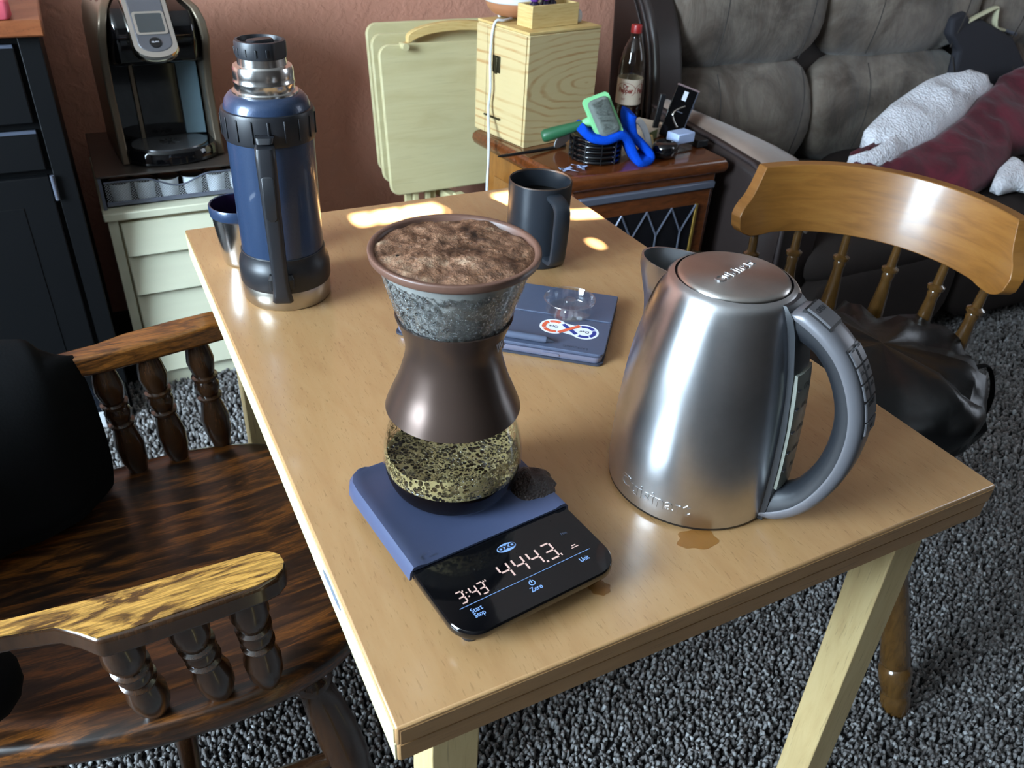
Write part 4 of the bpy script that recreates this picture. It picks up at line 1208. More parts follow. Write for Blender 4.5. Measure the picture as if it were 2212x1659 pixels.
for bx, by, tx_, ty in ((-0.131, 0.726, -0.1440, 0.7180), (-0.075, 0.731, -0.0880, 0.7280), (-0.013, 0.740, -0.0230, 0.7440)):
    obj('spindle', spindle((bx, by, 0.444), (tx_, ty, 0.630), BAL, 20), M['oak_turned'], ac, smooth=50)
# back of the chair (under the jacket): crest and spindles
crv = [(-0.46 - 0.045 * math.sin(PI * k / 16), 0.313 + (0.711 - 0.313) * k / 16) for k in range(17)]
obj('back_rail', loft([[(x - 0.014, y, 0.632), (x + 0.014, y, 0.632), (x + 0.012, y, 0.672), (x - 0.012, y, 0.672)] for x, y in crv]), M['oak_turned'], ac, smooth=40)
for k in (2, 5, 8, 11, 14):
    x, y = crv[k]
    obj('spindle', spindle((-0.36 - 0.01 * math.sin(PI * k / 16), YS + (y - YS) * 0.80, 0.446), (x, y, 0.634), BAL, 14), M['oak_turned'], ac, smooth=50)
LEG = [(0.0, 0.0200), (0.06, 0.0215), (0.10, 0.0220), (0.115, 0.0180), (0.135, 0.0250), (0.16, 0.0255), (0.175, 0.0200), (0.25, 0.0235), (0.36, 0.0270), (0.48, 0.0270), (0.58, 0.0230), (0.595, 0.0190), (0.615, 0.0245), (0.64, 0.0245), (0.655, 0.0190), (0.75, 0.0215), (0.86, 0.0230), (0.92, 0.0190), (0.95, 0.0220), (1.0, 0.0170)]
for tx_, ty, bx, by in ((-0.005, 0.362, 0.080, 0.290), (-0.005, 0.672, 0.085, 0.750), (-0.275, 0.375, -0.36, 0.31), (-0.275, 0.655, -0.36, 0.72)):
    obj('leg', spindle((tx_, ty, 0.412), (bx, by, 0.0), LEG, 22), M['oak_turned'], ac, smooth=50)
obj('stretcher', spindle((0.030, 0.335, 0.20), (-0.325, 0.342, 0.20), [(0, 0.010), (0.3, 0.014), (0.5, 0.017), (0.7, 0.014), (1, 0.010)], 14), M['oak_turned'], ac, smooth=50)
obj('stretcher', spindle((0.030, 0.708, 0.20), (-0.325, 0.690, 0.20), [(0, 0.010), (0.3, 0.014), (0.5, 0.017), (0.7, 0.014), (1, 0.010)], 14), M['oak_turned'], ac, smooth=50)
obj('stretcher', spindle((-0.15, 0.338, 0.20), (-0.15, 0.699, 0.20), [(0, 0.010), (0.3, 0.014), (0.5, 0.017), (0.7, 0.014), (1, 0.010)], 14), M['oak_turned'], ac, smooth=50)

# black jacket draped over the back of the captain's chair
def jacket():
    n_u, n_v = 64, 22
    v, f = [], []
    # follows the back from the far arm round to the near arm, front skirt falls to the seat
    path = smooth_prof([(-0.1760, 0.716), (-0.235, 0.736), (-0.32, 0.748), (-0.42, 0.735), (-0.49, 0.66), (-0.520, 0.514), (-0.515, 0.44), (-0.505, 0.40), (-0.50, 0.375), (-0.495, 0.355), (-0.490, 0.340)], 8)
    fronts = smooth_prof([(-0.1640, 0.702), (-0.200, 0.650), (-0.25, 0.62), (-0.31, 0.60), (-0.35, 0.56), (-0.36, 0.514), (-0.36, 0.46), (-0.365, 0.42), (-0.37, 0.39), (-0.38, 0.37), (-0.39, 0.355)], 8)
    K = len(path)
    for i in range(K):
        (x, y), (fx, fy) = path[i], fronts[i]
        t = i / (K - 1)
        top = 0.672 + 0.012 * math.sin(t * 9)
        if t < 0.08: top = 0.648 + 0.02 * t / 0.08
        bot_o = 0.452 if t < 0.3 else 0.34 + 0.05 * math.sin(t * 11)
        if t > 0.8: bot_o = 0.40
        prof_ = [(0.0, 0.458)] + [(0.06, 0.50), (0.10, 0.56), (0.22, 0.62), (0.42, 0.66), (0.6, top), (0.8, top + 0.004), (0.95, top - 0.01), (1.0, top - 0.06), (1.02, (top + bot_o) / 2), (1.03, bot_o)]
        for a, z in prof_:
            wv = 0.010 * nz(t * 9, z * 14, a * 3)
            v.append((fx + (x - fx) * a + wv, fy + (y - fy) * a + wv, z + 0.006 * nz(t * 13, a * 4, 1.0)))
    m_ = len(prof_)
    for i in range(K - 1):
        for j in range(m_ - 1):
            f.append((i * m_ + j, (i + 1) * m_ + j, (i + 1) * m_ + j + 1, i * m_ + j + 1))
    return G().add(v, f)
jk = obj('jacket', jacket(), M['jacket'], smooth=180, sub=1)
so2 = jk.modifiers.new('t', 'SOLIDIFY')
so2.thickness = 0.006
obj('sleeve', tube(smooth_prof([(-0.440, 0.430, 0.640), (-0.380, 0.378, 0.600), (-0.335, 0.362, 0.555), (-0.312, 0.362, 0.510), (-0.310, 0.372, 0.494)], 5), [0.040 + 0.012 * math.sin(k * 0.9) * 0.3 for k in range(21)], 14), M['jacket'], jk, smooth=180)
tag(jk, 'black jacket draped over the back of the captain\'s chair', 'jacket')

# ------------------------------------------------------------------ honey maple chair on the right
CRX, CRY, CRA = 0.930, 0.470, 34.0
rc = thing('spindle_chair', 'honey maple spindle-back chair with curved crest rail right of the table', 'chair', (CRX, CRY, 0), R(CRA))
# local: +X = towards the back of the chair
RB = 0.252
def crest():
    L = 61.0
    n_u = 72
    outer, inner = [], []
    rings = []
    for i in range(n_u + 1):
        th = -L + 2 * L * i / n_u
        e = (L - abs(th)) * PI / 180 * RB         # distance from the end
        if e < 0.050:
            k = e / 0.050
            top = 0.692 + 0.016 * math.sqrt(max(0, min(1, k * 3.2))) + 0.060 * (k ** 2.2)
            bot = 0.672 - 0.018 * math.sqrt(max(0, min(1, k * 1.8)))
        else:
            top = 0.768 + 0.010 * math.sin(PI * i / n_u)
            bot = 0.654 + 0.006 * math.cos(R(th) * 1.2)
            if e < 0.075: bot = 0.654 + 0.006 * math.cos(R(th) * 1.2) * (e - .05) / .025
        rg = []
        tk = 0.0115
        a = R(th)
        m_ = 8
        for j in range(m_ + 1):          # inner face bottom to top
            z = bot + (top - bot) * j / m_
            r = RB - tk + (z - 0.66) * 0.22
            rg.append((r * math.cos(a), r * math.sin(a), z))
        for j in range(m_, -1, -1):
            z = bot + (top - bot) * j / m_
            r = RB + tk + (z - 0.66) * 0.22
            rg.append((r * math.cos(a), r * math.sin(a), z))
        rings.append(rg)
    g_ = loft(rings)
    g_.v = [(x, y, z - 0.004) for x, y, z in g_.v]
    return g_
obj('crest_rail', crest(), M['honey_maple'], rc, bev=0.004, seg=3, label='broad curved honey-coloured crest rail with scrolled ends')
SP = [(0.0, 0.0090), (0.04, 0.0115), (0.10, 0.0130), (0.13, 0.0105), (0.15, 0.0150), (0.19, 0.0165), (0.25, 0.0168), (0.27, 0.0160), (0.45, 0.0130), (0.62, 0.0100), (0.66, 0.0095), (0.70, 0.0112), (0.725, 0.0095), (0.735, 0.0140), (0.765, 0.0150), (0.785, 0.0085), (0.90, 0.0078), (1.0, 0.0068)]
for th in (-50, -30, -10, 10, 30, 50):
    a = R(th)
    rb, rt = 0.238, RB + 0.001
    obj('spindle', spindle((rb * math.cos(a), rb * math.sin(a), 0.452), (rt * math.cos(a), rt * math.sin(a), 0.660), SP, 20), M['honey_turned'], rc, smooth=50)
seat_o = smooth_prof([(0.272, 0.0), (0.258, 0.10), (0.215, 0.175), (0.13, 0.215), (0.02, 0.222), (-0.10, 0.215), (-0.17, 0.19), (-0.205, 0.12), (-0.212, 0.0)], 5)
so3 = [(x, y) for x, y in seat_o] + [(x, -y) for x, y in seat_o[::-1]][1:-1]
obj('seat', loft([[(x * s_ + 0.0, y * s_, z) for x, y in so3] for z, s_ in ((0.418, 0.93), (0.424, 0.98), (0.436, 1.0), (0.448, 0.995), (0.455, 0.97), (0.452, 0.8), (0.444, 0.5), (0.443, 0.1))]), M['honey_turned'], rc, smooth=50)
LEG2 = [(0.0, 0.0170), (0.05, 0.0200), (0.10, 0.0190), (0.115, 0.0160), (0.13, 0.0205), (0.20, 0.0185), (0.25, 0.0175), (0.265, 0.0210), (0.285, 0.0175), (0.45, 0.0200), (0.62, 0.0220), (0.70, 0.0235), (0.765, 0.0250), (0.785, 0.0215), (0.80, 0.0270), (0.86, 0.0262), (0.905, 0.0225), (0.915, 0.0215), (0.925, 0.0240), (0.965, 0.0250), (1.0, 0.0215)]
for tx_, ty, bx, by in ((-0.115, 0.155, -0.179, 0.287), (-0.115, -0.155, -0.179, -0.287), (0.15, 0.13, 0.24, 0.23), (0.15, -0.13, 0.24, -0.23)):
    obj('leg', spindle((tx_, ty, 0.424), (bx, by, 0.001), LEG2, 24), M['honey_turned'], rc, smooth=50)
# black bag lying on the seat, straps hanging
def pillow(w, d, h, nx=28, ny=22, ex=0.35, bump_=0.0, bs=20, seed=0.0, low=0.25):
    """closed cushion: rounded box whose faces puff out; origin at the bottom centre"""
    v, f = [], []
    rings = 14
    g_ = G()
    def pt(u, vv, s_):
        # u around, superellipse outline
        a = u * 2 * PI
        c, s2 = math.cos(a), math.sin(a)
        p = ex
        x = math.copysign(abs(c) ** p, c) * w / 2
        y = math.copysign(abs(s2) ** p, s2) * d / 2
        ph = (s_ - 0.5) * PI
        k = math.cos(ph) ** 0.45 if abs(ph) < PI / 2 - 1e-6 else 0.0
        zz = math.copysign(abs(math.sin(ph)) ** 0.75, math.sin(ph))
        x, y, z = x * k, y * k, (zz * 0.5 + 0.5) * h
        if bump_:
            b = bump_ * nz(x * bs + seed, y * bs, z * bs) + 0.5 * bump_ * nz(x * bs * 2.3, y * bs * 2.3 + seed, z * bs * 2.3)
            l = math.hypot(x, y) or 1
            x += x / l * b * k; y += y / l * b * k; z += b
        return (x, y, z)
    nu = nx * 2
    R_ = []
    for j in range(rings + 1):
        R_.append([pt(i / nu, 0, j / rings) for i in range(nu)])
    return loft(R_)
bgm = pillow(0.36, 0.34, 0.115, 26, 20, 0.7, 0.030, 14, 4.0)
bgm.v = [(x + 0.02, y, max(z, 0.0)) for x, y, z in bgm.v]
bag = thing('black_bag', 'shiny black bag lying on the seat of the maple chair', 'bag', (0.962, 0.402, 0.4545), R(CRA + 8))
obj('bag_body', bgm, M['bag'], bag, smooth=180)
obj('strap', tube(smooth_prof([(0.10, -0.150, 0.060), (0.155, -0.175, 0.048), (0.190, -0.205, 0.036), (0.200, -0.230, -0.02), (0.185, -0.225, -0.07), (0.160, -0.200, -0.10)], 5), 0.006, 8, flat=0.4), M['jacket'], bag, smooth=60)
obj('strap', tube(smooth_prof([(0.12, -0.130, 0.066), (0.18, -0.165, 0.055), (0.215, -0.165, 0.02), (0.205, -0.155, -0.05)], 5), 0.005, 8, flat=0.4), M['jacket'], bag, smooth=60)

# ------------------------------------------------------------------ black sideboard, drawer unit, pod drawer and coffee machine
sb_ = thing('sideboard', 'tall black painted sideboard with a brown wooden top at far left', 'cabinet', (-0.60, 1.80, 0))
# local: front at y = -0.24 (world 1.56), right side at x = 0.464 (world -0.136)
obj('body', box(-0.50, 0.462, -0.225, 0.25, 0.0, 0.872), M['black_paint'], sb_, bev=0.003)
obj('top', box(-0.515, 0.476, -0.262, 0.27, 0.873, 0.903), M['brown_top'], sb_, bev=0.004, seg=2, label='brown wooden top')
obj('corner_post', loft([[(0.426, -0.240, z), (0.464, -0.240, z), (0.464, -0.224, z), (0.426, -0.224, z)] for z in (0.0, 0.872)]), M['black_paint'], sb_, bev=0.002)
def drawer(x0, x1, z0, z1):
    d = obj('drawer', box(x0, x1, -0.246, -0.226, z0, z1), M['black_paint'], sb_, bev=0.003)
    obj('worn_edge', box(x0 + 0.002, x1 - 0.002, -0.2468, -0.240, z1 - 0.005, z1 + 0.0006), M['edge_worn'], d)
    return d
drawer(-0.02, 0.418, 0.712, 0.858)
drawer(-0.02, 0.418, 0.618, 0.698)
drawer(-0.48, -0.03, 0.618, 0.858)
for x0, x1 in ((-0.02, 0.418), (-0.48, -0.03)):
    d = obj('door', box(x0, x1, -0.246, -0.226, 0.06, 0.605), M['black_paint'], sb_, bev=0.003)
    obj('door_panel', box(x0 + 0.06, x1 - 0.06, -0.2475, -0.244, 0.12, 0.545), M['black_paint'], d, bev=0.006)
    for z in (0.585, 0.165):
        obj('door_hinge', tube([(x1 + 0.005, -0.2475, z - 0.030), (x1 + 0.005, -0.2475, z + 0.022)], 0.004, 10), M['lead'], d, smooth=50)
obj('plinth', box(-0.48, 0.458, -0.285, 0.22, 0.0, 0.090), M['plinth_black'], sb_, bev=0.004)
tag(obj('floor_card', box(-0.262, -0.200, 1.500, 1.506, 0.004, 0.050), M['white_plastic'], bev=0.001), 'pale card standing on the carpet against the sideboard plinth', 'card')
tag(obj('paper_box', loft([[(x, y, z) for x, y in rrect(0.30, 0.20, 0.01, 2)] for z in (0, 0.05)], m=T(-0.345, 1.765, 0.9035, rz=R(4))), M['red_paper'], bev=0.003), 'dark red cardboard box at the back of the sideboard top', 'box')
tag(obj('pink_packet', loft([[(x * s_, y * s_, z) for x, y in rrect(0.24, 0.10, 0.012, 3)] for z, s_ in ((0, 0.96), (0.008, 1.0), (0.026, 1.0), (0.032, 0.96))], m=T(-0.292, 1.585, 0.9035, rz=R(3))), M['pink_paper'], bev=0.002), 'pink paper packet in front on the sideboard top', 'packet')

du = thing('drawer_unit', 'cream painted drawer unit with four wide drawers under the coffee machine', 'cabinet', (0.05, 1.84, 0))
# front at y = -0.20 (world 1.64)
obj('carcass', box(-0.145, 0.180, -0.188, 0.20, 0.03, 0.462), M['cream_carcass'], du, bev=0.002)
obj('top', box(-0.152, 0.187, -0.212, 0.21, 0.463, 0.4815), M['cream_paint'], du, bev=0.003)
zz0 = [(0.372, 0.452), (0.272, 0.366), (0.158, 0.266), (0.050, 0.150)]
for i, (a, b) in enumerate(zz0):
    obj('drawer', loft([[(-0.120 + (0 if i else 0.006), -0.190, a), (0.172, -0.190, a), (0.172, -0.205 - 0.012, a + 0.002), (-0.120, -0.205 - 0.012, a + 0.002)], [(-0.120, -0.190, b), (0.172, -0.190, b), (0.172, -0.200, b), (-0.120, -0.200, b)]]), M['cream_paint'], du, bev=0.003)
obj('side_rail', box(-0.146, -0.124, -0.199, -0.186, 0.03, 0.462), M['cream_paint'], du, bev=0.002)
obj('plinth', box(-0.145, 0.180, -0.198, 0.20, 0.0, 0.047), M['cream_paint'], du)

pd = thing('pod_drawer', 'grey metal coffee pod drawer stand with a wire mesh front', 'stand', (0.06, 1.83, 0.482))
# front y = -0.17 (world 1.66)
obj('top_plate', box(-0.158, 0.170, -0.178, 0.16, 0.0730, 0.0775), simple('stand_top', srgb(74, 66, 60), 0.35, 0.4, var=0.1), pd, bev=0.001)
for x in (-0.154, 0.162):
    obj('side_plate', box(x, x + 0.004, -0.170, 0.15, 0.0, 0.073), M['black_trim'], pd)
obj('front_post', box(-0.156, -0.149, -0.176, -0.168, 0.0, 0.073), M['lead'], pd)
obj('base_plate', box(-0.150, 0.160, -0.165, 0.15, 0.002, 0.006), M['black_trim'], pd)
# mesh front with a dip in its top edge
def mesh_top(x):
    d = abs(x - 0.012)
    return 0.060 - 0.022 * (0.5 + 0.5 * math.cos(min(1, d / 0.075) * PI))
xs = [-0.145 + 0.30 * k / 40 for k in range(41)]
gm = loft([[(x, -0.166, 0.010) for x in xs], [(x, -0.168, mesh_top(x)) for x in xs]], caps=False, closed=False)
mf = obj('mesh_front', gm, M['wire_mesh'], pd)
obj('wire_rim', tube([(x, -0.1685, mesh_top(x)) for x in xs], 0.0022, 8), M['lead'], mf, smooth=60)
obj('wire_rim', box(-0.147, 0.157, -0.169, -0.163, 0.004, 0.013), M['lead'], mf, bev=0.001)
pod0 = None
for i, wd in enumerate(('leftmost of six', 'second from the left', 'third from the left, under the dip', 'fourth from the left, under the dip', 'fifth from the left', 'rightmost of six')):
    pos = (-0.052 + 0.0525 * i, 1.693, 0.4885)
    lb = 'pale coffee pod behind the wire mesh front, ' + wd
    if pod0 is None:
        pod0 = thing('coffee_pod', lb, 'pod', pos, 0, 'coffee pods in the mesh drawer')
        obj('cup', lathe([(0.00001, 0), (0.0185, 0.0), (0.0190, 0.002), (0.0225, 0.043), (0.0228, 0.0435)], 24), M['pod_white'], pod0, smooth=50)
        obj('lid', lathe([(0.0226, 0.0430), (0.0252, 0.0432), (0.0254, 0.0445), (0.0225, 0.0452), (0.00001, 0.0452)], 24), M['polished'], pod0, smooth=50)
    else:
        dup(pod0, pos, label=lb)

kg = thing('coffee_machine', 'black and silver single-cup coffee machine with a touch screen head', 'coffee machine', (0.0740, 1.790, 0.5600), R(4))
kg.scale = (1.06, 1.0, 1.0)
# local: front towards -Y.  tower 0.205 wide
def dring(z, w, yb, yf, k=1.0):
    out = [(-w / 2, yb, z), (-w / 2, yf * 0.35, z)]
    for i in range(1, 12):
        a = PI + PI * i / 12
        out.append((w / 2 * math.cos(a), yf * 0.35 + (-yf * 0.65) * math.sin(a), z))
    out += [(w / 2, yf * 0.35, z), (w / 2, yb, z)]
    return out
obj('base', loft([dring(0.0, 0.198, 0.13, -0.112), dring(0.004, 0.204, 0.132, -0.118), dring(0.026, 0.202, 0.132, -0.117), dring(0.033, 0.196, 0.130, -0.112)]), M['black_gloss'], kg, smooth=45)
tray = obj('drip_tray', loft([[(0.080 * math.cos(2 * PI * k / 40), -0.040 + 0.066 * math.sin(2 * PI * k / 40), z) for k in range(40)] for z in (0.030, 0.0350)]), M['tray_metal'], kg, smooth=40, label='oval steel drip grille')
obj('tray_hole', lathe([(0.0048, 0), (0.005, 0.0006), (0.00001, 0.0006)], 16, T(0, -0.040, 0.0350)), M['black'], tray)
for k in range(10):
    a = 2 * PI * k / 10
    obj('tray_slot', box(0.011, 0.022, -0.0011, 0.0011, 0.0350, 0.0356, T(0, -0.040, 0, rz=a)), M['black'], tray)
obj('tower', loft([[(-0.094, 0.13, z), (-0.094, 0.010, z), (0.094, 0.010, z), (0.094, 0.13, z)] for z in (0.030, 0.335)]), M['black_gloss'], kg, bev=0.006)
obj('recess_panel', box(-0.042, 0.044, 0.004, 0.012, 0.036, 0.225), M['black_gloss'], kg, bev=0.002)
obj('reflection_panel', loft([[(0.046, 0.004, z), (0.088, -0.006 + 0.0, z), (0.090, 0.012, z), (0.046, 0.012, z)] for z in (0.036, 0.215)]), M['pale_reflection'], kg, bev=0.002, label='pale blue panel standing for the window reflection')  # added panel, coloured like the window mirrored in the gloss
obj('recess_trim', box(-0.050, -0.043, -0.002, 0.012, 0.036, 0.215), M['keurig_silver'], kg)
def shell(x0, sgn):
    rings = []
    for z, yf, xo in ((0.0, -0.070, 0.0), (0.05, -0.060, 0.0), (0.15, -0.052, 0.0), (0.22, -0.070, 0.0), (0.27, -0.098, -0.001), (0.305, -0.104, -0.006), (0.330, -0.090, -0.014), (0.346, -0.055, -0.028), (0.352, -0.02, -0.040)):
        xa, xb = sgn * (0.108 + xo), sgn * (0.092 + xo)
        rings.append([(xa, yf, z), (xa, 0.135, z), (xb, 0.135, z), (xb, yf, z)])
    return loft(rings)
obj('side_shell', shell(0, -1), M['keurig_silver'], kg, bev=0.005, seg=3)
obj('side_shell', shell(0, 1), M['keurig_silver'], kg, bev=0.005, seg=3, label='silver side shell')
# head: overhanging brewing head, sloping top
hd = [[(-0.088, 0.12, z), (-0.088, yf + 0.02, z), (-0.074, yf, z), (0.074, yf, z), (0.088, yf + 0.02, z), (0.088, 0.12, z)] for z, yf in ((0.212, -0.060), (0.222, -0.088), (0.26, -0.106), (0.295, -0.106), (0.322, -0.090), (0.340, -0.055), (0.348, 0.0))]
obj('head', loft(hd), M['black_gloss'], kg, bev=0.006, seg=3)
# brushed handle with chrome surround, tilted towards the viewer
hm = T(-0.008, -0.1000, 0.292, rx=R(52))
def uring(w, h, r, n=10):
    out = []
    for i in range(n + 1):
        a = PI + PI * i / n
        out.append((w / 2 * math.cos(a), -h / 2 + w / 2 * 0.62 + w / 2 * 0.62 * math.sin(a)))
    out += [(w / 2, h / 2), (-w / 2, h / 2)]
    return out
pa = uring(0.088, 0.150, 0.05)
obj('chrome_surround', loft([[(x, y, 0.0) for x, y in pa], [(x, y, 0.014) for x, y in pa], [(x * 0.93, y * 0.95, 0.019) for x, y in pa]], m=hm), M['chrome'], kg, smooth=40, label='chrome loop round the head')
pi_ = uring(0.066, 0.132, 0.03)
hp_ = obj('head_plate', loft([[(x, y + 0.006, 0.012) for x, y in pi_], [(x, y + 0.006, 0.0205) for x, y in pi_]], m=hm), M['silver_plastic'], kg, bev=0.002)
obj('screen_frame', loft([[(x, y, z) for x, y in rrect(0.060, 0.050, 0.006, 4, 0, 0.002)] for z in (0.0205, 0.0230)], m=hm), M['chrome'], hp_, smooth=40)
obj('screen', loft([[(x, y, z) for x, y in rrect(0.050, 0.040, 0.003, 4, 0, 0.002)] for z in (0.0228, 0.0238)], m=hm), M['screen'], hp_, smooth=40)
obj('badge', lathe([(0.0115, 0.0205), (0.0110, 0.0225), (0.00001, 0.0228)], 28, hm @ T(0, -0.040, 0)), M['black_gloss'], hp_, smooth=40)
gg = txt('KEURIG', 0.0042, 0.0001)
gg.v = [tuple(hm @ T(0, -0.0395, 0.0230) @ Vector(p)) for p in gg.v]
obj('badge_lettering', gg, M['white_print'], hp_)

# ------------------------------------------------------------------ folding tray tables on their rack
def tray_table(name, x, y, z, label, w=0.46, h=0.395, tilt=-9, full=True):
    t = thing(name, label, 'tray table', (x, y, z), R(2), 'folded tray tables on the rack')
    g = loft([[(px, pz, 0.0) for px, pz in rrect(w, h, 0.03, 8, w / 2, h / 2)], [(px, pz, 0.014) for px, pz in rrect(w, h, 0.03, 8, w / 2, h / 2)]], m=T(0, 0, 0, rx=R(90 + tilt)))
    obj('top', g, M['birch_ply'], t, bev=0.004, seg=3)
    if full:
        for lx in (0.055, w - 0.075):
            obj('leg', loft([[(lx, 0.020 + o_, zz), (lx + 0.020, 0.020 + o_, zz), (lx + 0.020, 0.032 + o_, zz), (lx, 0.032 + o_, zz)] for zz, o_ in ((-z + 0.0, -0.03), (0.0, 0.0), (0.30, 0.05))]), M['birch_ply'], t, bev=0.002)
    return t
tray_table('tray_table', 0.6330, 1.800, 0.372, 'pale plywood tray table folded upright, nearest of the three')
tray_table('tray_table', 0.6300, 1.852, 0.392, 'pale plywood tray table folded upright, middle of the three', h=0.392, full=False)
tray_table('tray_table', 0.6270, 1.880, 0.415, 'pale plywood tray table folded upright, nearest the brown wall', h=0.392, full=False)
rk = thing('tray_rack', 'pale wooden rack with an arched carrying handle holding the folded tray tables', 'rack', (0.85, 1.875, 0))
arch = []
for k in range(21):
    a = PI * k / 20
    arch.append((-0.150 * math.cos(a) + 0.02, 0.0, 0.762 + 0.038 * math.sin(a)))
obj('handle', loft([[(x, -0.010, z - 0.012), (x, 0.010, z - 0.012), (x, 0.010, z + 0.012), (x, -0.010, z + 0.012)] for x, y, z in arch]), M['pine_small'], rk, bev=0.003)
obj('handle_rail', box(-0.145, 0.185, -0.008, 0.008, 0.728, 0.752), M['pine_small'], rk, bev=0.002)
for x in (-0.135, 0.165):
    obj('post', box(x - 0.010, x + 0.010, -0.010, 0.010, 0.0, 0.762), M['pine_small'], rk, bev=0.002)
obj('peg', tube([(-0.150, -0.012, 0.758), (-0.150, -0.050, 0.760)], 0.009, 12), M['birch_ply'], rk, smooth=50)
ft = obj('foot', box(-0.058, -0.030, -0.125, 0.04, 0.335, 0.360, T(0, 0, 0, rz=R(10))), M['birch_ply'], rk, bev=0.003)
obj('foot_pad', box(-0.058, -0.028, -0.140, -0.100, 0.337, 0.372, T(0, 0, 0, rz=R(10))), M['birch_ply'], ft, bev=0.003)
for k, x in enumerate((-0.145, -0.105, -0.085)):
    obj('rail', box(x, x + 0.016, -0.075 + 0.01 * k, -0.06 + 0.01 * k, 0.0, 0.40), M['birch_ply'], rk, bev=0.002)

# ------------------------------------------------------------------ cherry end table with leaded glass door
et = thing('end_table', 'dark cherry end table with a leaded glass door', 'table', (0.87, 1.245, 0))
ZE = 0.58
tp = [(0.0, 0.0), (0.482, 0.0), (0.482, 0.43), (-0.045, 0.43)]
def inset(d, z):
    return [(0.0 + d, 0.0 + d, z), (0.482 - d, 0.0 + d, z), (0.482 - d, 0.43 - d, z), (-0.045 + d, 0.43 - d, z)]
obj('top', loft([inset(0.012, 0.540), inset(0.004, 0.546), inset(0.0, 0.556), inset(0.001, 0.568), inset(0.008, 0.578), inset(0.016, 0.580)]), M['cherry'], et, bev=0.003, seg=2)
obj('carcass', loft([[(0.035, 0.030, z), (0.452, 0.030, z), (0.452, 0.40, z), (-0.010, 0.40, z)] for z in (0.04, 0.540)]), M['cherry_side'], et, bev=0.002)
obj('plinth', box(0.030, 0.456, 0.024, 0.40, 0.0, 0.05), M['cherry'], et, bev=0.004)
sp_ = obj('side_panel', loft([[(0.032 - 0.0385 * t, 0.075 + 0.29 * t, z) for t, z in ((0, 0.10), (1, 0.10), (1, 0.47), (0, 0.47))], [(0.028 - 0.0385 * t, 0.090 + 0.26 * t, z) for t, z in ((0, 0.115), (1, 0.115), (1, 0.455), (0, 0.455))]]), M['cherry_side'], et, bev=0.002)
obj('face_frame', box(0.030, 0.457, 0.016, 0.030, 0.05, 0.540), M['cherry'], et, bev=0.002)
dr_ = obj('door', box(0.045, 0.442, 0.004, 0.016, 0.075, 0.520), M['cherry'], et, bev=0.004)
obj('door_moulding', box(0.040, 0.447, -0.002, 0.012, 0.506, 0.526), M['lead'], dr_, bev=0.004)
obj('door_glass', box(0.090, 0.397, 0.0015, 0.006, 0.120, 0.468), M['dark_pane'], dr_)
obj('door_bead', box(0.395, 0.404, -0.002, 0.006, 0.120, 0.470), M['gold_trim'], dr_, bev=0.002)
obj('door_bead', box(0.083, 0.092, -0.002, 0.006, 0.120, 0.470), M['gold_trim'], dr_, bev=0.002)
px = [0.090 + 0.307 * k / 4 for k in range(5)]
for k in range(4):
    xm = (px[k] + px[k + 1]) / 2
    for sx in (px[k], px[k + 1]):
        obj('lead_came', tube([(sx, 0.0008, 0.468), (xm, 0.0008, 0.400)], 0.0028, 6), M['lead'], dr_, smooth=60)
    obj('lead_came', tube([(xm, 0.0008, 0.400), (xm, 0.0008, 0.190)], 0.0028, 6), M['lead'], dr_, smooth=60)
    for sx in (px[k], px[k + 1]):
        obj('lead_came', tube([(sx, 0.0008, 0.122), (xm, 0.0008, 0.190)], 0.0028, 6), M['lead'], dr_, smooth=60)
obj('door_pull', lathe([(0.003, 0), (0.004, 0.012), (0.009, 0.016), (0.009, 0.021), (0.00001, 0.024)], 18, T(0.426, 0.004, 0.33, rx=PI / 2)), M['bronze'], dr_, smooth=50)

# pine box with a clasp, on the end table
BX = T(0.8790, 1.4850, ZE + 0.0005, rz=R(12))
pb = thing('pine_box', 'tall pine box with a bronze latch and bar pull on the end table', 'box', (0.8790, 1.4850, ZE + 0.0005), R(12))
bw, bd, bh = 0.232, 0.198, 0.272
obj('body', box(0.0, bw, 0.0, bd, 0.0, bh - 0.007), M['pine'], pb, bev=0.0015)
obj('top_board', box(-0.001, bw + 0.003, -0.002, bd + 0.001, bh - 0.0065, bh), M['pine_small'], pb, bev=0.0015)
obj('side_board', box(0.0, bw, -0.003, 0.0, 0.0, bh - 0.008), M['pine'], pb, bev=0.001)
obj('door', box(-0.004, 0.0, 0.004, bd - 0.045, 0.004, bh - 0.010), M['pine'], pb, bev=0.001)
obj('door_stile', box(-0.004, 0.0, bd - 0.043, bd - 0.001, 0.004, bh - 0.010), M['pine'], pb, bev=0.001)
lt = obj('latch', box(-0.0065, -0.004, 0.098, 0.128, 0.160, 0.200), M['bronze'], pb, bev=0.001)
obj('latch_tongue', box(-0.0085, -0.0065, 0.108, 0.118, 0.157, 0.196), M['bronze'], lt, bev=0.001)
pl_ = obj('bar_pull', tube([(-0.0100, 0.088, 0.050), (-0.0100, 0.150, 0.050)], 0.0026, 8), M['bronze'], pb, smooth=60)
for y in (0.096, 0.142):
    obj('pull_post', tube([(-0.004, y, 0.050), (-0.0100, y, 0.050)], 0.0022, 8), M['bronze'], pl_, smooth=60)
ZB = ZE + bh + 0.001
def onbox(x, y):
    p = BX @ Vector((x, y, 0))
    return (p.x, p.y)
x, y = onbox(0.088, 0.166)
df = thing('diffuser', 'round white mist diffuser on a copper-coloured base on the pine box', 'diffuser', (x, y, ZB))
df.scale = (0.92, 0.92, 0.92)
obj('base', lathe(smooth_prof([(0.00001, 0.006), (0.040, 0.006), (0.060, 0.013), (0.075, 0.028), (0.081, 0.044)], 5), 64), M['copper_wood'], df, smooth=60)
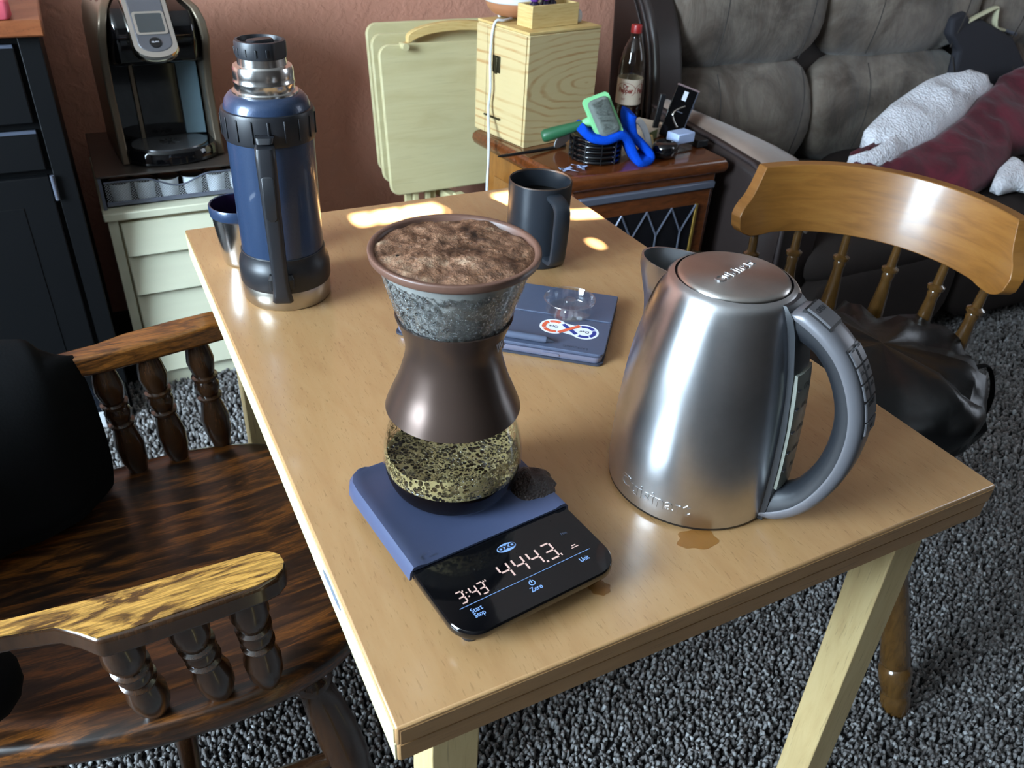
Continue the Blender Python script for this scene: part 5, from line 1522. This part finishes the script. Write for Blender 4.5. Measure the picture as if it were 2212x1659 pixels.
obj('dome', lathe(smooth_prof([(0.0815, 0.0425), (0.084, 0.050), (0.079, 0.085), (0.062, 0.120), (0.035, 0.145), (0.012, 0.155), (0.00001, 0.156)], 5), 64), M['white_plastic'], df, smooth=60)
for a in (30, 150, 270):
    obj('foot', lathe([(0.00001, 0), (0.005, 0), (0.006, 0.012), (0.00001, 0.012)], 14, T(0.04 * math.cos(R(a)), 0.04 * math.sin(R(a)), 0)), M['white_plastic'], df, smooth=50)
# white cable from the diffuser over the edge and down
cab = [(*onbox(0.055, 0.135), ZB + 0.005), (*onbox(0.022, 0.125), ZB + 0.004), (*onbox(0.002, 0.128), ZB + 0.004), (*onbox(-0.010, 0.127), ZB - 0.02), (*onbox(-0.016, 0.124), ZB - 0.08), (*onbox(-0.018, 0.117), ZB - 0.15), (*onbox(-0.020, 0.120), ZB - 0.20), (0.8190, 1.560, 0.60), (0.8060, 1.530, 0.55), (0.7900, 1.500, 0.47), (0.7800, 1.470, 0.42), (0.7900, 1.430, 0.33), (0.800, 1.41, 0.2), (0.80, 1.42, 0.02)]
tag(obj('power_cable', tube(smooth_prof(cab, 6), 0.0034, 10), M['white_cable'], smooth=60), 'white cable hanging from the diffuser down past the end table', 'cable')
bs_ = thing('pine_tray', 'small open pine box holding purple-capped bottles on top of the pine box', 'box', (*onbox(0.032, 0.030), ZB), R(12))
tw, td_, th_ = 0.150, 0.056, 0.050
obj('side', box(0, tw, 0, 0.006, 0, th_), M['pine_small'], bs_, bev=0.001)
obj('side', box(0, tw, td_ - 0.006, td_, 0, th_), M['pine_small'], bs_, bev=0.001)
obj('side', box(0, 0.006, 0.0062, td_ - 0.0062, 0, th_), M['pine_small'], bs_, bev=0.001)
obj('side', box(tw - 0.006, tw, 0.0062, td_ - 0.0062, 0, th_), M['pine_small'], bs_, bev=0.001)
obj('bottom', box(0.006, tw - 0.006, 0.0062, td_ - 0.0062, 0, 0.010), M['pine_small'], bs_)
def oil(dx_, dy_, label):
    x, y = onbox(0.032 + dx_, 0.030 + dy_)
    b = thing('oil_bottle', label, 'bottle', (x, y, ZB + 0.0102), 0, 'small oil bottles in the pine tray')
    obj('glass', lathe([(0.00001, 0), (0.012, 0), (0.0125, 0.002), (0.0125, 0.040), (0.006, 0.046), (0.006, 0.05)], 24), M['bottle_dark'], b, smooth=50)
    obj('label', lathe([(0.0127, 0.006), (0.0127, 0.036)], 24), M['purple_label'], b, smooth=60)
    obj('cap', lathe([(0.0095, 0.046), (0.0098, 0.050), (0.0095, 0.064), (0.00001, 0.065)], 24), M['purple_cap'], b, smooth=50)
oil(0.024, 0.0225, 'small dark bottle with a purple label, leftmost in the pine tray')
oil(0.060, 0.027, 'small dark bottle with a purple label, middle of the pine tray')
oil(0.088, 0.034, 'small dark bottle with a purple label, rightmost in the pine tray')
tag(obj('stopper_knob', lathe(smooth_prof([(0.00001, 0), (0.011, 0.001), (0.0135, 0.010), (0.0125, 0.022), (0.008, 0.029), (0.00001, 0.031)], 4), 28, T(*onbox(0.200, 0.055), ZB)), M['white_plastic'], smooth=180), 'rounded white plastic knob at the right edge of the pine box', 'knob')
tag(obj('charger_lead', tube(smooth_prof([(*onbox(0.190, 0.075), ZB + 0.004), (*onbox(0.187, 0.080), ZB + 0.05), (*onbox(0.186, 0.088), ZB + 0.13), (*onbox(0.190, 0.17), ZB + 0.17), (*onbox(0.20, 0.45), ZB + 0.15)], 5), 0.0026, 8), M['black'], smooth=60), 'thin black lead rising behind the white knob on the pine box', 'lead')

# soda bottle
bo = thing('soda_bottle', 'clear plastic soda bottle with red cap and tan label, nearly empty', 'bottle', (1.2780, 1.6180, ZE + 0.0005))
bp = smooth_prof([(0.00001, 0.004), (0.022, 0.001), (0.030, 0.003), (0.0335, 0.012), (0.0345, 0.030), (0.0338, 0.045), (0.0345, 0.060), (0.0340, 0.115), (0.0352, 0.122), (0.0350, 0.150), (0.0325, 0.168), (0.0270, 0.190), (0.0185, 0.212), (0.0135, 0.222), (0.0128, 0.236)], 4)
obj('shell', lathe(bp, 56), M['bottle_pet'], bo, smooth=180)
obj('label', lathe([(0.0349, 0.050), (0.0352, 0.052), (0.0352, 0.116), (0.0349, 0.118)], 56), M['label_tan'], bo, smooth=60)
obj('cap', lathe([(0.0128, 0.232), (0.0148, 0.2325), (0.0148, 0.2500), (0.0138, 0.2525), (0.00001, 0.2528)], 40), M['cap_red'], bo, smooth=45)
obj('neck_ring', lathe([(0.0130, 0.228), (0.0155, 0.2285), (0.0155, 0.2305), (0.0130, 0.231)], 40), M['bottle_pet'], bo, smooth=45)
obj('drink', lathe([(0.00001, 0.006)] + [(r - 0.0015, z) for r, z in bp if 0.006 < z < 0.044] + [(0.0325, 0.044), (0.00001, 0.044)], 48), M['cola'], bo, smooth=50)
def wrapb(gg, a0, z0, rr=0.0354):
    def fn(x, y, z):
        a = a0 + x / rr
        return ((rr + z) * math.cos(a), (rr + z) * math.sin(a), z0 + y)
    return gg.map(fn)
for a0 in (R(-142), R(-52)):
    for s_, z0, sz in (('Dr', 0.0985, 0.015), ('Pepper', 0.0880, 0.0165)):
        obj('label_lettering', wrapb(txt(s_, sz * 1.12, 0.0001, 0.95, 0.85, 0.0006), a0, z0), M['label_red'], bo)
    obj('label_lettering', wrapb(txt('DIET', 0.007, 0.0001, 0.9, 0.9), a0 - 0.1, 0.0650), M['label_red'], bo)
    ov = G()
    pts = [(0.029 * math.cos(2 * PI * k / 30), 0.019 * math.sin(2 * PI * k / 30)) for k in range(31)]
    for k in range(4, 25):
        (xa, ya), (xb, yb) = pts[(k + 22) % 30], pts[(k + 23) % 30]
        ov.add([(xa, ya, 0), (xb, yb, 0), (xb * 0.95, yb * 0.95, 0), (xa * 0.95, ya * 0.95, 0)], [(0, 1, 2, 3)])
    obj('label_oval', wrapb(ov, a0, 0.0900, 0.0355), M['label_red'], bo)

# black slatted coil stand with a cloth and a brush on top
co = thing('coil_stand', 'round black slatted plastic coil standing at the front of the end table', 'stand', (1.0140, 1.3600, ZE + 0.0005))
for k in range(5):
    z = 0.006 + 0.0125 * k
    obj('ring', lathe([(0.058 + 0.0055 * math.cos(2 * PI * j / 10), z + 0.0050 * math.sin(2 * PI * j / 10)) for j in range(11)], 48), M['black_gloss'], co, smooth=180)
obj('core', lathe([(0.00001, 0.002), (0.052, 0.002), (0.053, 0.058), (0.00001, 0.060)], 40), M['black'], co, smooth=40)
for k in range(10):
    a = 2 * PI * k / 10
    obj('rib', box(-0.0015, 0.0015, -0.001, 0.001, 0.002, 0.060, T(0.0632 * math.cos(a), 0.0632 * math.sin(a), 0, rz=a)), M['black'], co)
# blue cloth: a folded thick strip running over the coil and down its right side
strip = smooth_prof([(0.955, 1.350, 0.668), (0.975, 1.335, 0.650), (1.010, 1.322, 0.646), (1.045, 1.318, 0.655), (1.068, 1.316, 0.640), (1.083, 1.308, 0.610), (1.096, 1.298, 0.590), (1.122, 1.300, 0.5905), (1.132, 1.306, 0.602), (1.116, 1.320, 0.622), (1.097, 1.335, 0.642), (1.094, 1.350, 0.672), (1.100, 1.356, 0.690)], 5)
rings = []
for p, t, s_, u in frames(strip):
    wv = Vector((0.25, 0.97, 0.05))
    nn = t.cross(wv).normalized()
    ww_ = 0.036
    rings.append([tuple(p + wv * (ww_ * a) + nn * (0.0115 * b)) for a, b in ((-1, -0.6), (-0.9, -1), (0.9, -1), (1, -0.6), (1, 0.6), (0.9, 1), (-0.9, 1), (-1, 0.6))])
gcl = loft(rings)
tag(obj('blue_cloth', gcl, M['blue_cloth'], smooth=60, sub=1), 'folded bright blue towelling cloth slumped over the black coil', 'cloth')
br = thing('pet_brush', 'green pet slicker brush with a dark green handle lying on the blue cloth', 'brush', (1.030, 1.350, 0.665), R(0))
# local axes: handle to the left
ha0, ha1 = Vector((-0.150, 0.045, -0.030)), Vector((-0.062, 0.004, 0.004))
obj('handle', tube([tuple(ha0.lerp(ha1, t)) for t in (0.0, 0.03, 0.10, 0.3, 0.55, 0.8, 1.0)], [0.009, 0.0135, 0.0155, 0.0150, 0.0135, 0.0115, 0.0095], 18), M['green_dark'], br, smooth=60, label='dark green rounded grip')
obj('neck', tube([tuple(ha1 + Vector((0, 0, 0))), (-0.045, -0.004, 0.012), (-0.026, -0.012, 0.020)], [0.0105, 0.0125, 0.014], 14), M['green_light'], br, smooth=60)
# head: plate leaning, bristle pad on its right face
hx_, hy_, hz_ = Vector((0.16, -0.62, -0.77)).normalized(), Vector((0.93, -0.12, 0.30)).normalized(), None
hz_ = hx_.cross(hy_).normalized()
hy_ = hz_.cross(hx_).normalized()
HM = Matrix(((hx_.x, hy_.x, hz_.x, -0.022), (hx_.y, hy_.y, hz_.y, -0.017), (hx_.z, hy_.z, hz_.z, 0.0235), (0, 0, 0, 1)))
hd_ = obj('head', loft([[(x * s_, y * s_, z) for x, y in rrect(0.108, 0.068, 0.010, 5)] for z, s_ in ((-0.006, 0.96), (-0.003, 1.0), (0.004, 1.0), (0.006, 0.97))], m=HM), M['green_light'], br, smooth=45, label='light green brush head')
M['bristle_pad'] = simple('bristle_pad', srgb(124, 132, 126), 0.7, var=0.3, vscale=700, bump=0.9, bscale=1200, bdist=0.003)
bpz = [z for z in (0.006, 0.012, 0.016, 0.018)]
obj('bristle_pad', loft([[(x * s_ + 0.002, y * s_, z) for x, y in rrect(0.092, 0.052, 0.012, 5)] for z, s_ in ((0.0055, 1.0), (0.012, 0.98), (0.016, 0.9), (0.018, 0.7))], m=HM), M['bristle_pad'], hd_, smooth=60, label='grey wire bristle pad')
g = G()
for i in range(420):
    x, y = rng.uniform(-0.036, 0.040), rng.uniform(-0.020, 0.020)
    tube([(x, y, 0.015), (x + 0.002, y, 0.027)], 0.0003, 3, False, g, HM)
o = obj('bristles', g, M['polished'], hd_)
o['kind'] = 'stuff'
tag(obj('stylus', tube([(0.7640, 1.3960, 0.5985), (0.7760, 1.3990, 0.5970), (0.86, 1.424, 0.5905), (0.945, 1.449, 0.5850), (0.990, 1.462, 0.5845)], [0.0010, 0.0038, 0.0042, 0.0042, 0.0038], 12), M['black'], smooth=60), 'slim black stylus poking out over the left edge of the end table', 'pen')
tag(obj('paper_disc', lathe([(0.00001, 0), (0.036, 0), (0.036, 0.002), (0.00001, 0.002)], 40, T(0.968, 1.430, ZE + 0.037, rx=R(-62), rz=R(25))), M['white_fabric'], smooth=40), 'pale round disc leaning behind the black coil', 'disc')
# crumpled clear plastic wrapper
wr = G()
for k in range(9):
    a = rng.uniform(0, PI)
    cx, cy = 0.922 + rng.uniform(-0.035, 0.030), 1.312 + rng.uniform(-0.022, 0.022)
    l, w_ = rng.uniform(0.008, 0.018), rng.uniform(0.003, 0.007)
    zz = ZE + 0.001
    m_ = T(cx, cy, zz + 0.003, rz=a, rx=rng.uniform(-.5, .5), ry=rng.uniform(-.4, .4))
    box(-l, l, -w_, w_, -0.0006, 0.0006, m_, wr)
tag(obj('plastic_scraps', wr, simple('clear_scrap', srgb(150, 164, 196), 0.15, var=0.2)), 'torn bits of clear plastic wrapper beside the black coil', 'wrapper', kind='stuff')
# white folded glasses cloth / mask
ws = []
for p, t, s_, u in frames(smooth_prof([(1.118, 1.345, ZE + 0.010), (1.128, 1.360, ZE + 0.040), (1.140, 1.385, ZE + 0.066), (1.155, 1.392, ZE + 0.072), (1.168, 1.382, ZE + 0.058), (1.172, 1.360, ZE + 0.030), (1.168, 1.340, ZE + 0.006)], 4)):
    wv = Vector((0.8, 0.5, 0.1)).normalized()
    nn = t.cross(wv).normalized()
    ws.append([tuple(p + wv * (0.018 * a) + nn * (0.0015 * b)) for a, b in ((-1, -1), (1, -1), (1, 1), (-1, 1))])
tag(obj('white_cloth', loft(ws), M['white_fabric'], smooth=60, sub=1), 'folded white cloth standing up beside the blue towel', 'cloth')
cb = thing('card_box', 'flat beige and green card box lying behind the black mouse', 'box', (1.250, 1.490, ZE + 0.0005), R(28))
obj('body', box(-0.055, 0.055, -0.045, 0.045, 0, 0.026), M['label_tan'], cb, bev=0.002)
obj('end_label', box(-0.0552, -0.010, -0.0460, -0.0448, 0.002, 0.025), simple('olive', srgb(96, 104, 62), 0.6), cb)
tag(obj('folded_card', loft([[(-0.012, 0, 0), (0.012, 0, 0), (0.012, 0.004, 0), (-0.012, 0.004, 0)], [(-0.010, 0.016, 0.034), (0.012, 0.016, 0.034), (0.012, 0.020, 0.034), (-0.010, 0.020, 0.034)]], m=T(1.190, 1.362, ZE + 0.001, rz=R(10))), M['pine_small'], bev=0.0008), 'small tan card leaning next to the white cloth', 'card')
ms = thing('mouse', 'round glossy black mouse at the front of the end table', 'mouse', (1.192, 1.312, ZE + 0.0005), R(30))
obj('shell', pillow(0.078, 0.062, 0.040, 22, 16, 0.9), M['black_gloss'], ms, smooth=180)
obj('seam', tube([(0.039 * math.cos(2 * PI * k / 40), 0.031 * math.sin(2 * PI * k / 40), 0.019) for k in range(41)], 0.0008, 6, False), M['black'], ms, smooth=60)
tg = thing('bracket_stand', 'black upright card stand with a silver hook and rim', 'stand', (1.300, 1.440, ZE + 0.0005), R(-24))
TM = T(0, 0, 0.0, rx=R(-14), ry=R(18))
obj('plate', box(-0.030, 0.030, 0.0, 0.004, 0.0, 0.135, TM), M['black_gloss'], tg, bev=0.001)
obj('top_lip', box(-0.030, 0.031, -0.008, 0.004, 0.132, 0.136, TM), simple('pinkish', srgb(140, 118, 118), 0.4, 0.3), tg)
obj('edge_trim', box(0.0302, 0.0318, -0.001, 0.005, 0.0, 0.132, TM), M['lead'], tg)
obj('printed_mark', box(-0.006, 0.006, -0.0008, 0.0, 0.100, 0.124, TM), M['sticker_white'], tg)
hk = [(0.010 - 0.024 * math.sin(PI * k / 12), -0.003, 0.088 - 0.056 * k / 12) for k in range(13)]
obj('hook', tube([tuple(TM @ Vector(p)) for p in hk], 0.0028, 8), M['chrome'], tg, smooth=60)
obj('hook_arm', tube([tuple(TM @ Vector(p)) for p in ((-0.010, -0.002, 0.070), (0.010, -0.002, 0.070))], 0.0016, 8), M['lead'], tg, smooth=60)
obj('foot', box(-0.045, -0.030, -0.004, 0.006, 0.0, 0.11, T(-0.006, 0, 0, ry=R(6))), M['black'], tg, bev=0.002)
cbx = thing('clear_box', 'small clear plastic box with a frosted lid beside the mouse', 'box', (1.262, 1.345, ZE + 0.0005), R(10))
obj('tray', box(-0.030, 0.030, -0.020, 0.020, 0.0, 0.046), M['bottle_pet'], cbx, bev=0.003)
obj('lid', box(-0.031, 0.031, -0.021, 0.021, 0.022, 0.048), simple('frosted', srgb(172, 190, 226), 0.3, var=0.05), cbx, bev=0.003)
fb = thing('flat_case', 'flat dark case lying along the right edge of the end table', 'case', (1.330, 1.440, ZE + 0.0005), R(4))
obj('body', box(-0.018, 0.018, -0.10, 0.10, 0, 0.02), M['black'], fb, bev=0.003)

# ------------------------------------------------------------------ reclining sofa
sf = thing('sofa', 'brown grey microfibre reclining sofa with black leather sides', 'sofa', (1.40, 2.00, 0))
def at(g_, x, y, z, rx=0, ry=0, rz=0):
    m_ = T(x, y, z, rx, ry, rz)
    g_.v = [tuple(m_ @ Vector(p)) for p in g_.v]
    return g_
# local: x from 0 to 2.25, back against the wall, front at y = -1.0
def wrinkle(g_, amp, sx, sz, seed):
    g_.v = [(x, y - amp * (nz(x * sx + seed, z * sz, seed) + 0.5 * nz(x * sx * 2.1 + seed, z * sz * 2, seed + 3)), z) for x, y, z in g_.v]
    return g_
def cushion(x0, x1, yf, z0, z1, depth, rx, seed, lean=0.0, fold=0.016):
    c = pillow(x1 - x0 + 0.02, depth, z1 - z0 + 0.02, 40, 20, 0.42)
    h = z1 - z0
    out = []
    for x, y, z in c.v:
        # vertical gathers fanning from the lower edge
        fz = 1 - min(1, max(0, z / h))
        if y < 0:
            y -= 0.022 * math.sin(PI * min(1, max(0, z / h)))
            y += fold * (abs(math.sin((x * (7 + seed % 3)) + 0.8 * nz(x * 3, z * 3, seed) + seed)) ** 6) * (0.5 + 0.5 * fz) - 0.007 * nz(x * 16, z * 5, seed)
        out.append((x, y, z))
    c.v = out
    return at(c, (x0 + x1) / 2, yf + depth / 2, z0 - 0.01, rx)
YF = -0.330
for i, (xa, xb) in enumerate(((0.085, 0.690), (0.690, 1.430), (1.430, 2.16))):
    obj('back_cushion', cushion(xa, xb, YF - 0.035, 0.320, 0.690, 0.24, R(-12), 2.0 + i), M['microfiber'], sf, smooth=180)
    obj('head_cushion', cushion(xa, xb, YF + 0.015, 0.665, 1.010, 0.25, R(-10), 5.0 + i * 1.7), M['microfiber'], sf, smooth=180)
    obj('seat_cushion', at(pillow(xb - xa + 0.01, 0.68, 0.17, 34, 24, 0.35, 0.006, 9, i), (xa + xb) / 2, -0.660, 0.250), M['sofa_base'], sf, smooth=180)
    for k in (0.22, 0.78):
        xx = xa + (xb - xa) * k
        obj('cushion_seam', tube(smooth_prof([(xx, YF - 0.037, 0.40), (xx + 0.006, YF - 0.052, 0.50), (xx + 0.010, YF - 0.040, 0.60), (xx + 0.012, YF + 0.000, 0.672)], 4), 0.0018, 6), M['seam_dark'], sf, smooth=60)
        obj('cushion_seam', tube(smooth_prof([(xx, YF + 0.012, 0.70), (xx + 0.006, YF - 0.004, 0.80), (xx + 0.010, YF + 0.002, 0.90), (xx + 0.012, YF + 0.03, 0.99)], 4), 0.0018, 6), M['seam_dark'], sf, smooth=60)
obj('base', box(0.02, 2.20, -0.94, -0.10, 0.04, 0.31), M['sofa_base'], sf, bev=0.02, seg=3)
obj('footrest_panel', at(pillow(0.60, 0.09, 0.27, 30, 14, 0.35, 0.006, 9, 2), 0.39, -0.965, 0.055), M['sofa_base'], sf, smooth=180)
obj('footrest_panel', at(pillow(0.72, 0.09, 0.27, 30, 14, 0.35, 0.006, 9, 5), 1.06, -0.965, 0.055), M['sofa_base'], sf, smooth=180)
obj('footrest_panel', at(pillow(0.70, 0.09, 0.27, 30, 14, 0.35, 0.006, 9, 8), 1.80, -0.965, 0.055), M['sofa_base'], sf, smooth=180)
# left arm: black leather outside, tan padded top
ys = [-0.30, -0.40, -0.52, -0.66, -0.80, -0.90, -0.945]
ztop = [0.612, 0.606, 0.600, 0.592, 0.580, 0.545, 0.480]
obj('arm', loft([[(-0.018, y, 0.05), (-0.018, y, zt - 0.030), (-0.008, y, zt - 0.006), (0.012, y, zt), (0.090, y, zt), (0.115, y, zt - 0.03), (0.120, y, 0.05)] for y, zt in zip(ys, ztop)]), M['leather'], sf, smooth=60, label='black leather outer arm')
pad_r = []
for y, zt, w_ in zip(ys, ztop, (0.030, 0.055, 0.095, 0.130, 0.155, 0.160, 0.150)):
    pad_r.append([(0.004, y - 0.006, zt - 0.004), (0.012, y - 0.006, zt + 0.010), (0.03, y - 0.006, zt + 0.018), (w_ * 0.7, y - 0.006, zt + 0.016), (w_, y - 0.006, zt - 0.004), (w_ + 0.005, y - 0.006, zt - 0.10), (0.02, y - 0.006, zt - 0.12)])
obj('arm_pad', loft(pad_r), M['arm_tan'], sf, smooth=180, sub=1, label='tan padded arm top')
obj('arm_piping', tube([(-0.012, y, zt - 0.003) for y, zt in zip(ys, ztop)] + [(-0.012, -0.955, 0.30)], 0.006, 8), M['leather_seam'], sf, smooth=60)
# back wing seen from outside
wing = []
for k in range(15):
    t = k / 14
    a = PI / 2 * t
    wing.append((-0.30 + 0.0 - 0.075 * math.cos(a * 1.0) * (1) + 0.29 * (1 - math.cos(a)) , 0.60 + 0.30 * math.sin(a)))
wl = [(-0.372, 0.10), (-0.372, 0.50)] + [(-0.372 + 0.02 * t + 0.16 * t ** 3, 0.50 + 0.44 * t ** 0.9) for t in (0.15, 0.3, 0.45, 0.6, 0.75, 0.88, 1.0)] + [(-0.11, 0.975), (-0.088, 0.95), (-0.11, 0.70), (-0.16, 0.10)]
obj('back_side', loft([[(x, y, z) for y, z in wl] for x in (-0.018, 0.085)]), M['leather'], sf, bev=0.02, seg=3, label='black leather side of the back')
obj('side_bolster', loft([[(x, y + dy, z) for y, z in ((-0.345, 0.66), (-0.30, 0.80), (-0.215, 0.93), (-0.14, 0.985), (-0.09, 0.985), (-0.12, 0.62))] for x, dy in ((0.02, 0.03), (0.03, 0.0), (0.10, 0.0), (0.125, 0.03))]), M['leather'], sf, smooth=180, sub=1)
pp = [(y + 0.018, z - 0.01) for y, z in wl[2:10]]
obj('side_piping', tube(smooth_prof([(-0.021, -0.345, 0.52)] + [(-0.021, y, z) for y, z in pp] + [(-0.021, -0.098, 0.945)], 4), 0.006, 8), M['leather_seam'], sf, smooth=60)
obj('side_piping', tube(smooth_prof([(-0.021, -0.320, 0.52)] + [(-0.021, y + 0.028, z - 0.004) for y, z in pp] + [(-0.021, -0.098, 0.925)], 4), 0.004, 8), M['leather_seam'], sf, smooth=60)
obj('frame_back', box(0.07, 2.22, -0.22, -0.10, 0.05, 0.93), M['leather'], sf, bev=0.03, seg=3)
rl = obj('recliner_lever', loft([[(0.070 + 0.012 * math.cos(2 * PI * k / 16) * s_, -0.415 - o_, 0.606 + 0.016 * math.sin(2 * PI * k / 16) * s_) for k in range(16)] for o_, s_ in ((0, 1), (0.012, 1), (0.015, 0.8))]), M['lead'], sf, smooth=50)

# ------------------------------------------------------------------ throw blanket, white sherpa on one side, wine red velvet on the other
def puff(poly, pl, thick, edge, seed, rough, step=0.022, base=0.0):
    """padded cloth patch over outline poly; pl(x, y) gives the resting height"""
    xs_, ys_ = [p[0] for p in poly], [p[1] for p in poly]
    def inside(x, y):
        c = False
        j = len(poly) - 1
        for i in range(len(poly)):
            xi, yi = poly[i]; xj, yj = poly[j]
            if (yi > y) != (yj > y) and x < (xj - xi) * (y - yi) / (yj - yi) + xi:
                c = not c
            j = i
        return c
    def dist(x, y):
        best = 9
        for i in range(len(poly)):
            ax, ay = poly[i]; bx, by = poly[(i + 1) % len(poly)]
            dx_, dy_ = bx - ax, by - ay
            t = max(0, min(1, ((x - ax) * dx_ + (y - ay) * dy_) / (dx_ * dx_ + dy_ * dy_ + 1e-12)))
            best = min(best, math.hypot(x - ax - t * dx_, y - ay - t * dy_))
        return best
    bm = bmesh.new()
    vs_ = [bm.verts.new((x, y, 0)) for x, y in poly]
    fc = bm.faces.new(vs_)
    bmesh.ops.triangulate(bm, faces=[fc])
    for _ in range(6):
        es = [e for e in bm.edges if e.calc_length() > step * 1.6]
        if not es:
            break
        bmesh.ops.subdivide_edges(bm, edges=es, cuts=1)
        bmesh.ops.triangulate(bm, faces=bm.faces[:])
        bmesh.ops.beautify_fill(bm, faces=bm.faces[:], edges=[e for e in bm.edges if not e.is_boundary])
    bm.verts.ensure_lookup_table()
    n = len(bm.verts)
    top, bot = [], []
    for v in bm.verts:
        x, y = v.co.x, v.co.y
        d = 0 if v.is_boundary else dist(x, y)
        k = math.sqrt(max(0, 1 - (1 - min(1, d / edge)) ** 2))
        z0 = pl(x, y)
        w_ = rough * (nz(x * 6 + seed, y * 9, seed) + 0.5 * nz(x * 15, y * 19, seed + 2)) * min(1, d / edge)
        top.append((x, y, z0 + base + thick * k + w_))
        bot.append((x, y, min(z0 + base - 0.006, max(z0 + base - 0.05, 0.424))))
    f = [tuple(v.index for v in fc_.verts) for fc_ in bm.faces]
    f = [q_ if (Vector(top[q_[1]]) - Vector(top[q_[0]])).cross(Vector(top[q_[2]]) - Vector(top[q_[0]])).z > 0 else q_[::-1] for q_ in f]
    be = [(e.verts[0].index, e.verts[1].index) for e in bm.edges if e.is_boundary]
    bm.free()
    g_ = G()
    return g_.add(top + bot, f + [tuple(i + n for i in q_[::-1]) for q_ in f] + [(a, b, b + n, a + n) for a, b in be])
def bplane(x, y):
    return 0.47 + 0.38 * (y - 1.15)
white = [(1.978, 1.377), (2.057, 1.416), (2.189, 1.476), (2.383, 1.547), (2.529, 1.577), (2.641, 1.583), (2.699, 1.554), (2.73, 1.517), (2.679, 1.49), (2.584, 1.461), (2.452, 1.396), (2.233, 1.32), (2.059, 1.281), (1.997, 1.256), (1.914, 1.243), (1.866, 1.255), (1.827, 1.276), (1.835, 1.288), (1.895, 1.287), (1.974, 1.307), (2.024, 1.327), (1.981, 1.325), (1.965, 1.346)]
red = [(1.86, 1.307), (1.938, 1.322), (2.024, 1.327), (1.966, 1.297), (1.902, 1.283), (1.858, 1.256), (1.912, 1.24), (1.997, 1.256), (2.059, 1.281), (2.233, 1.32), (2.452, 1.396), (2.584, 1.461), (2.748, 1.522), (2.807, 1.556), (2.969, 1.59), (3.105, 1.584), (2.705, 1.261), (2.529, 1.256), (2.44, 1.19), (2.352, 1.159), (2.15, 1.098), (2.092, 1.143), (1.98, 1.197), (1.828, 1.246)]
white2 = [(2.277, 1.118), (2.342, 1.155), (2.45, 1.194), (2.457, 1.159), (2.497, 1.093), (2.395, 1.011), (2.362, 1.089), (2.313, 1.086), (2.27, 1.083)]
bk = thing('throw_blanket', 'crumpled throw blanket, white fleece inside and wine red velvet outside, on the sofa', 'blanket', (0, 0, 0))
obj('fleece_side', puff(white, bplane, 0.034, 0.05, 1.0, 0.034), M['sherpa'], bk, smooth=180, label='white fleece side')
obj('velvet_side', puff(red, bplane, 0.026, 0.05, 4.0, 0.030, base=-0.004), M['velvet'], bk, smooth=180, label='wine red velvet side')
obj('fleece_side', puff(white2, bplane, 0.022, 0.03, 7.0, 0.010), M['sherpa'], bk, smooth=180, label='white fleece corner turned out')
# dark garment on a cream hanger at the far end of the sofa
gt = thing('hung_garment', 'dark garment on a cream plastic hanger propped on the sofa', 'garment', (0, 0, 0))
go = [(2.640, 0.796), (2.701, 0.816), (2.735, 0.785), (2.80, 0.785), (2.882, 0.758), (2.981, 0.723), (3.108, 0.603), (2.961, 0.560), (2.90, 0.48), (2.60, 0.47), (2.610, 0.565), (2.680, 0.600), (2.697, 0.688), (2.64, 0.74)]
obj('cloth', loft([[(x, 1.675 - dz * 0.0 + (z - 0.6) * 0.25, z) for x, z in go] for dz in (0,)] + [[(x, 1.635 + (z - 0.6) * 0.25, z) for x, z in go]]), M['garment'], gt, bev=0.012, seg=3)
obj('printed_mark', box(2.655, 2.662, 1.598, 1.602, 0.585, 0.606), M['white_print'], gt)
obj('printed_mark', box(2.668, 2.673, 1.598, 1.602, 0.585, 0.590), M['white_print'], gt)
hg = obj('hanger', tube(smooth_prof([(2.720, 1.690, 0.778), (2.780, 1.690, 0.800), (2.850, 1.690, 0.822), (2.862, 1.690, 0.812), (2.885, 1.690, 0.760), (2.940, 1.690, 0.745)], 3), 0.012, 10, flat=0.5), M['hanger'], gt, smooth=60, label='cream plastic hanger')
obj('hanger_clip', tube([(2.940, 1.690, 0.745), (3.02, 1.688, 0.728)], 0.006, 8), M['lead'], hg, smooth=60)
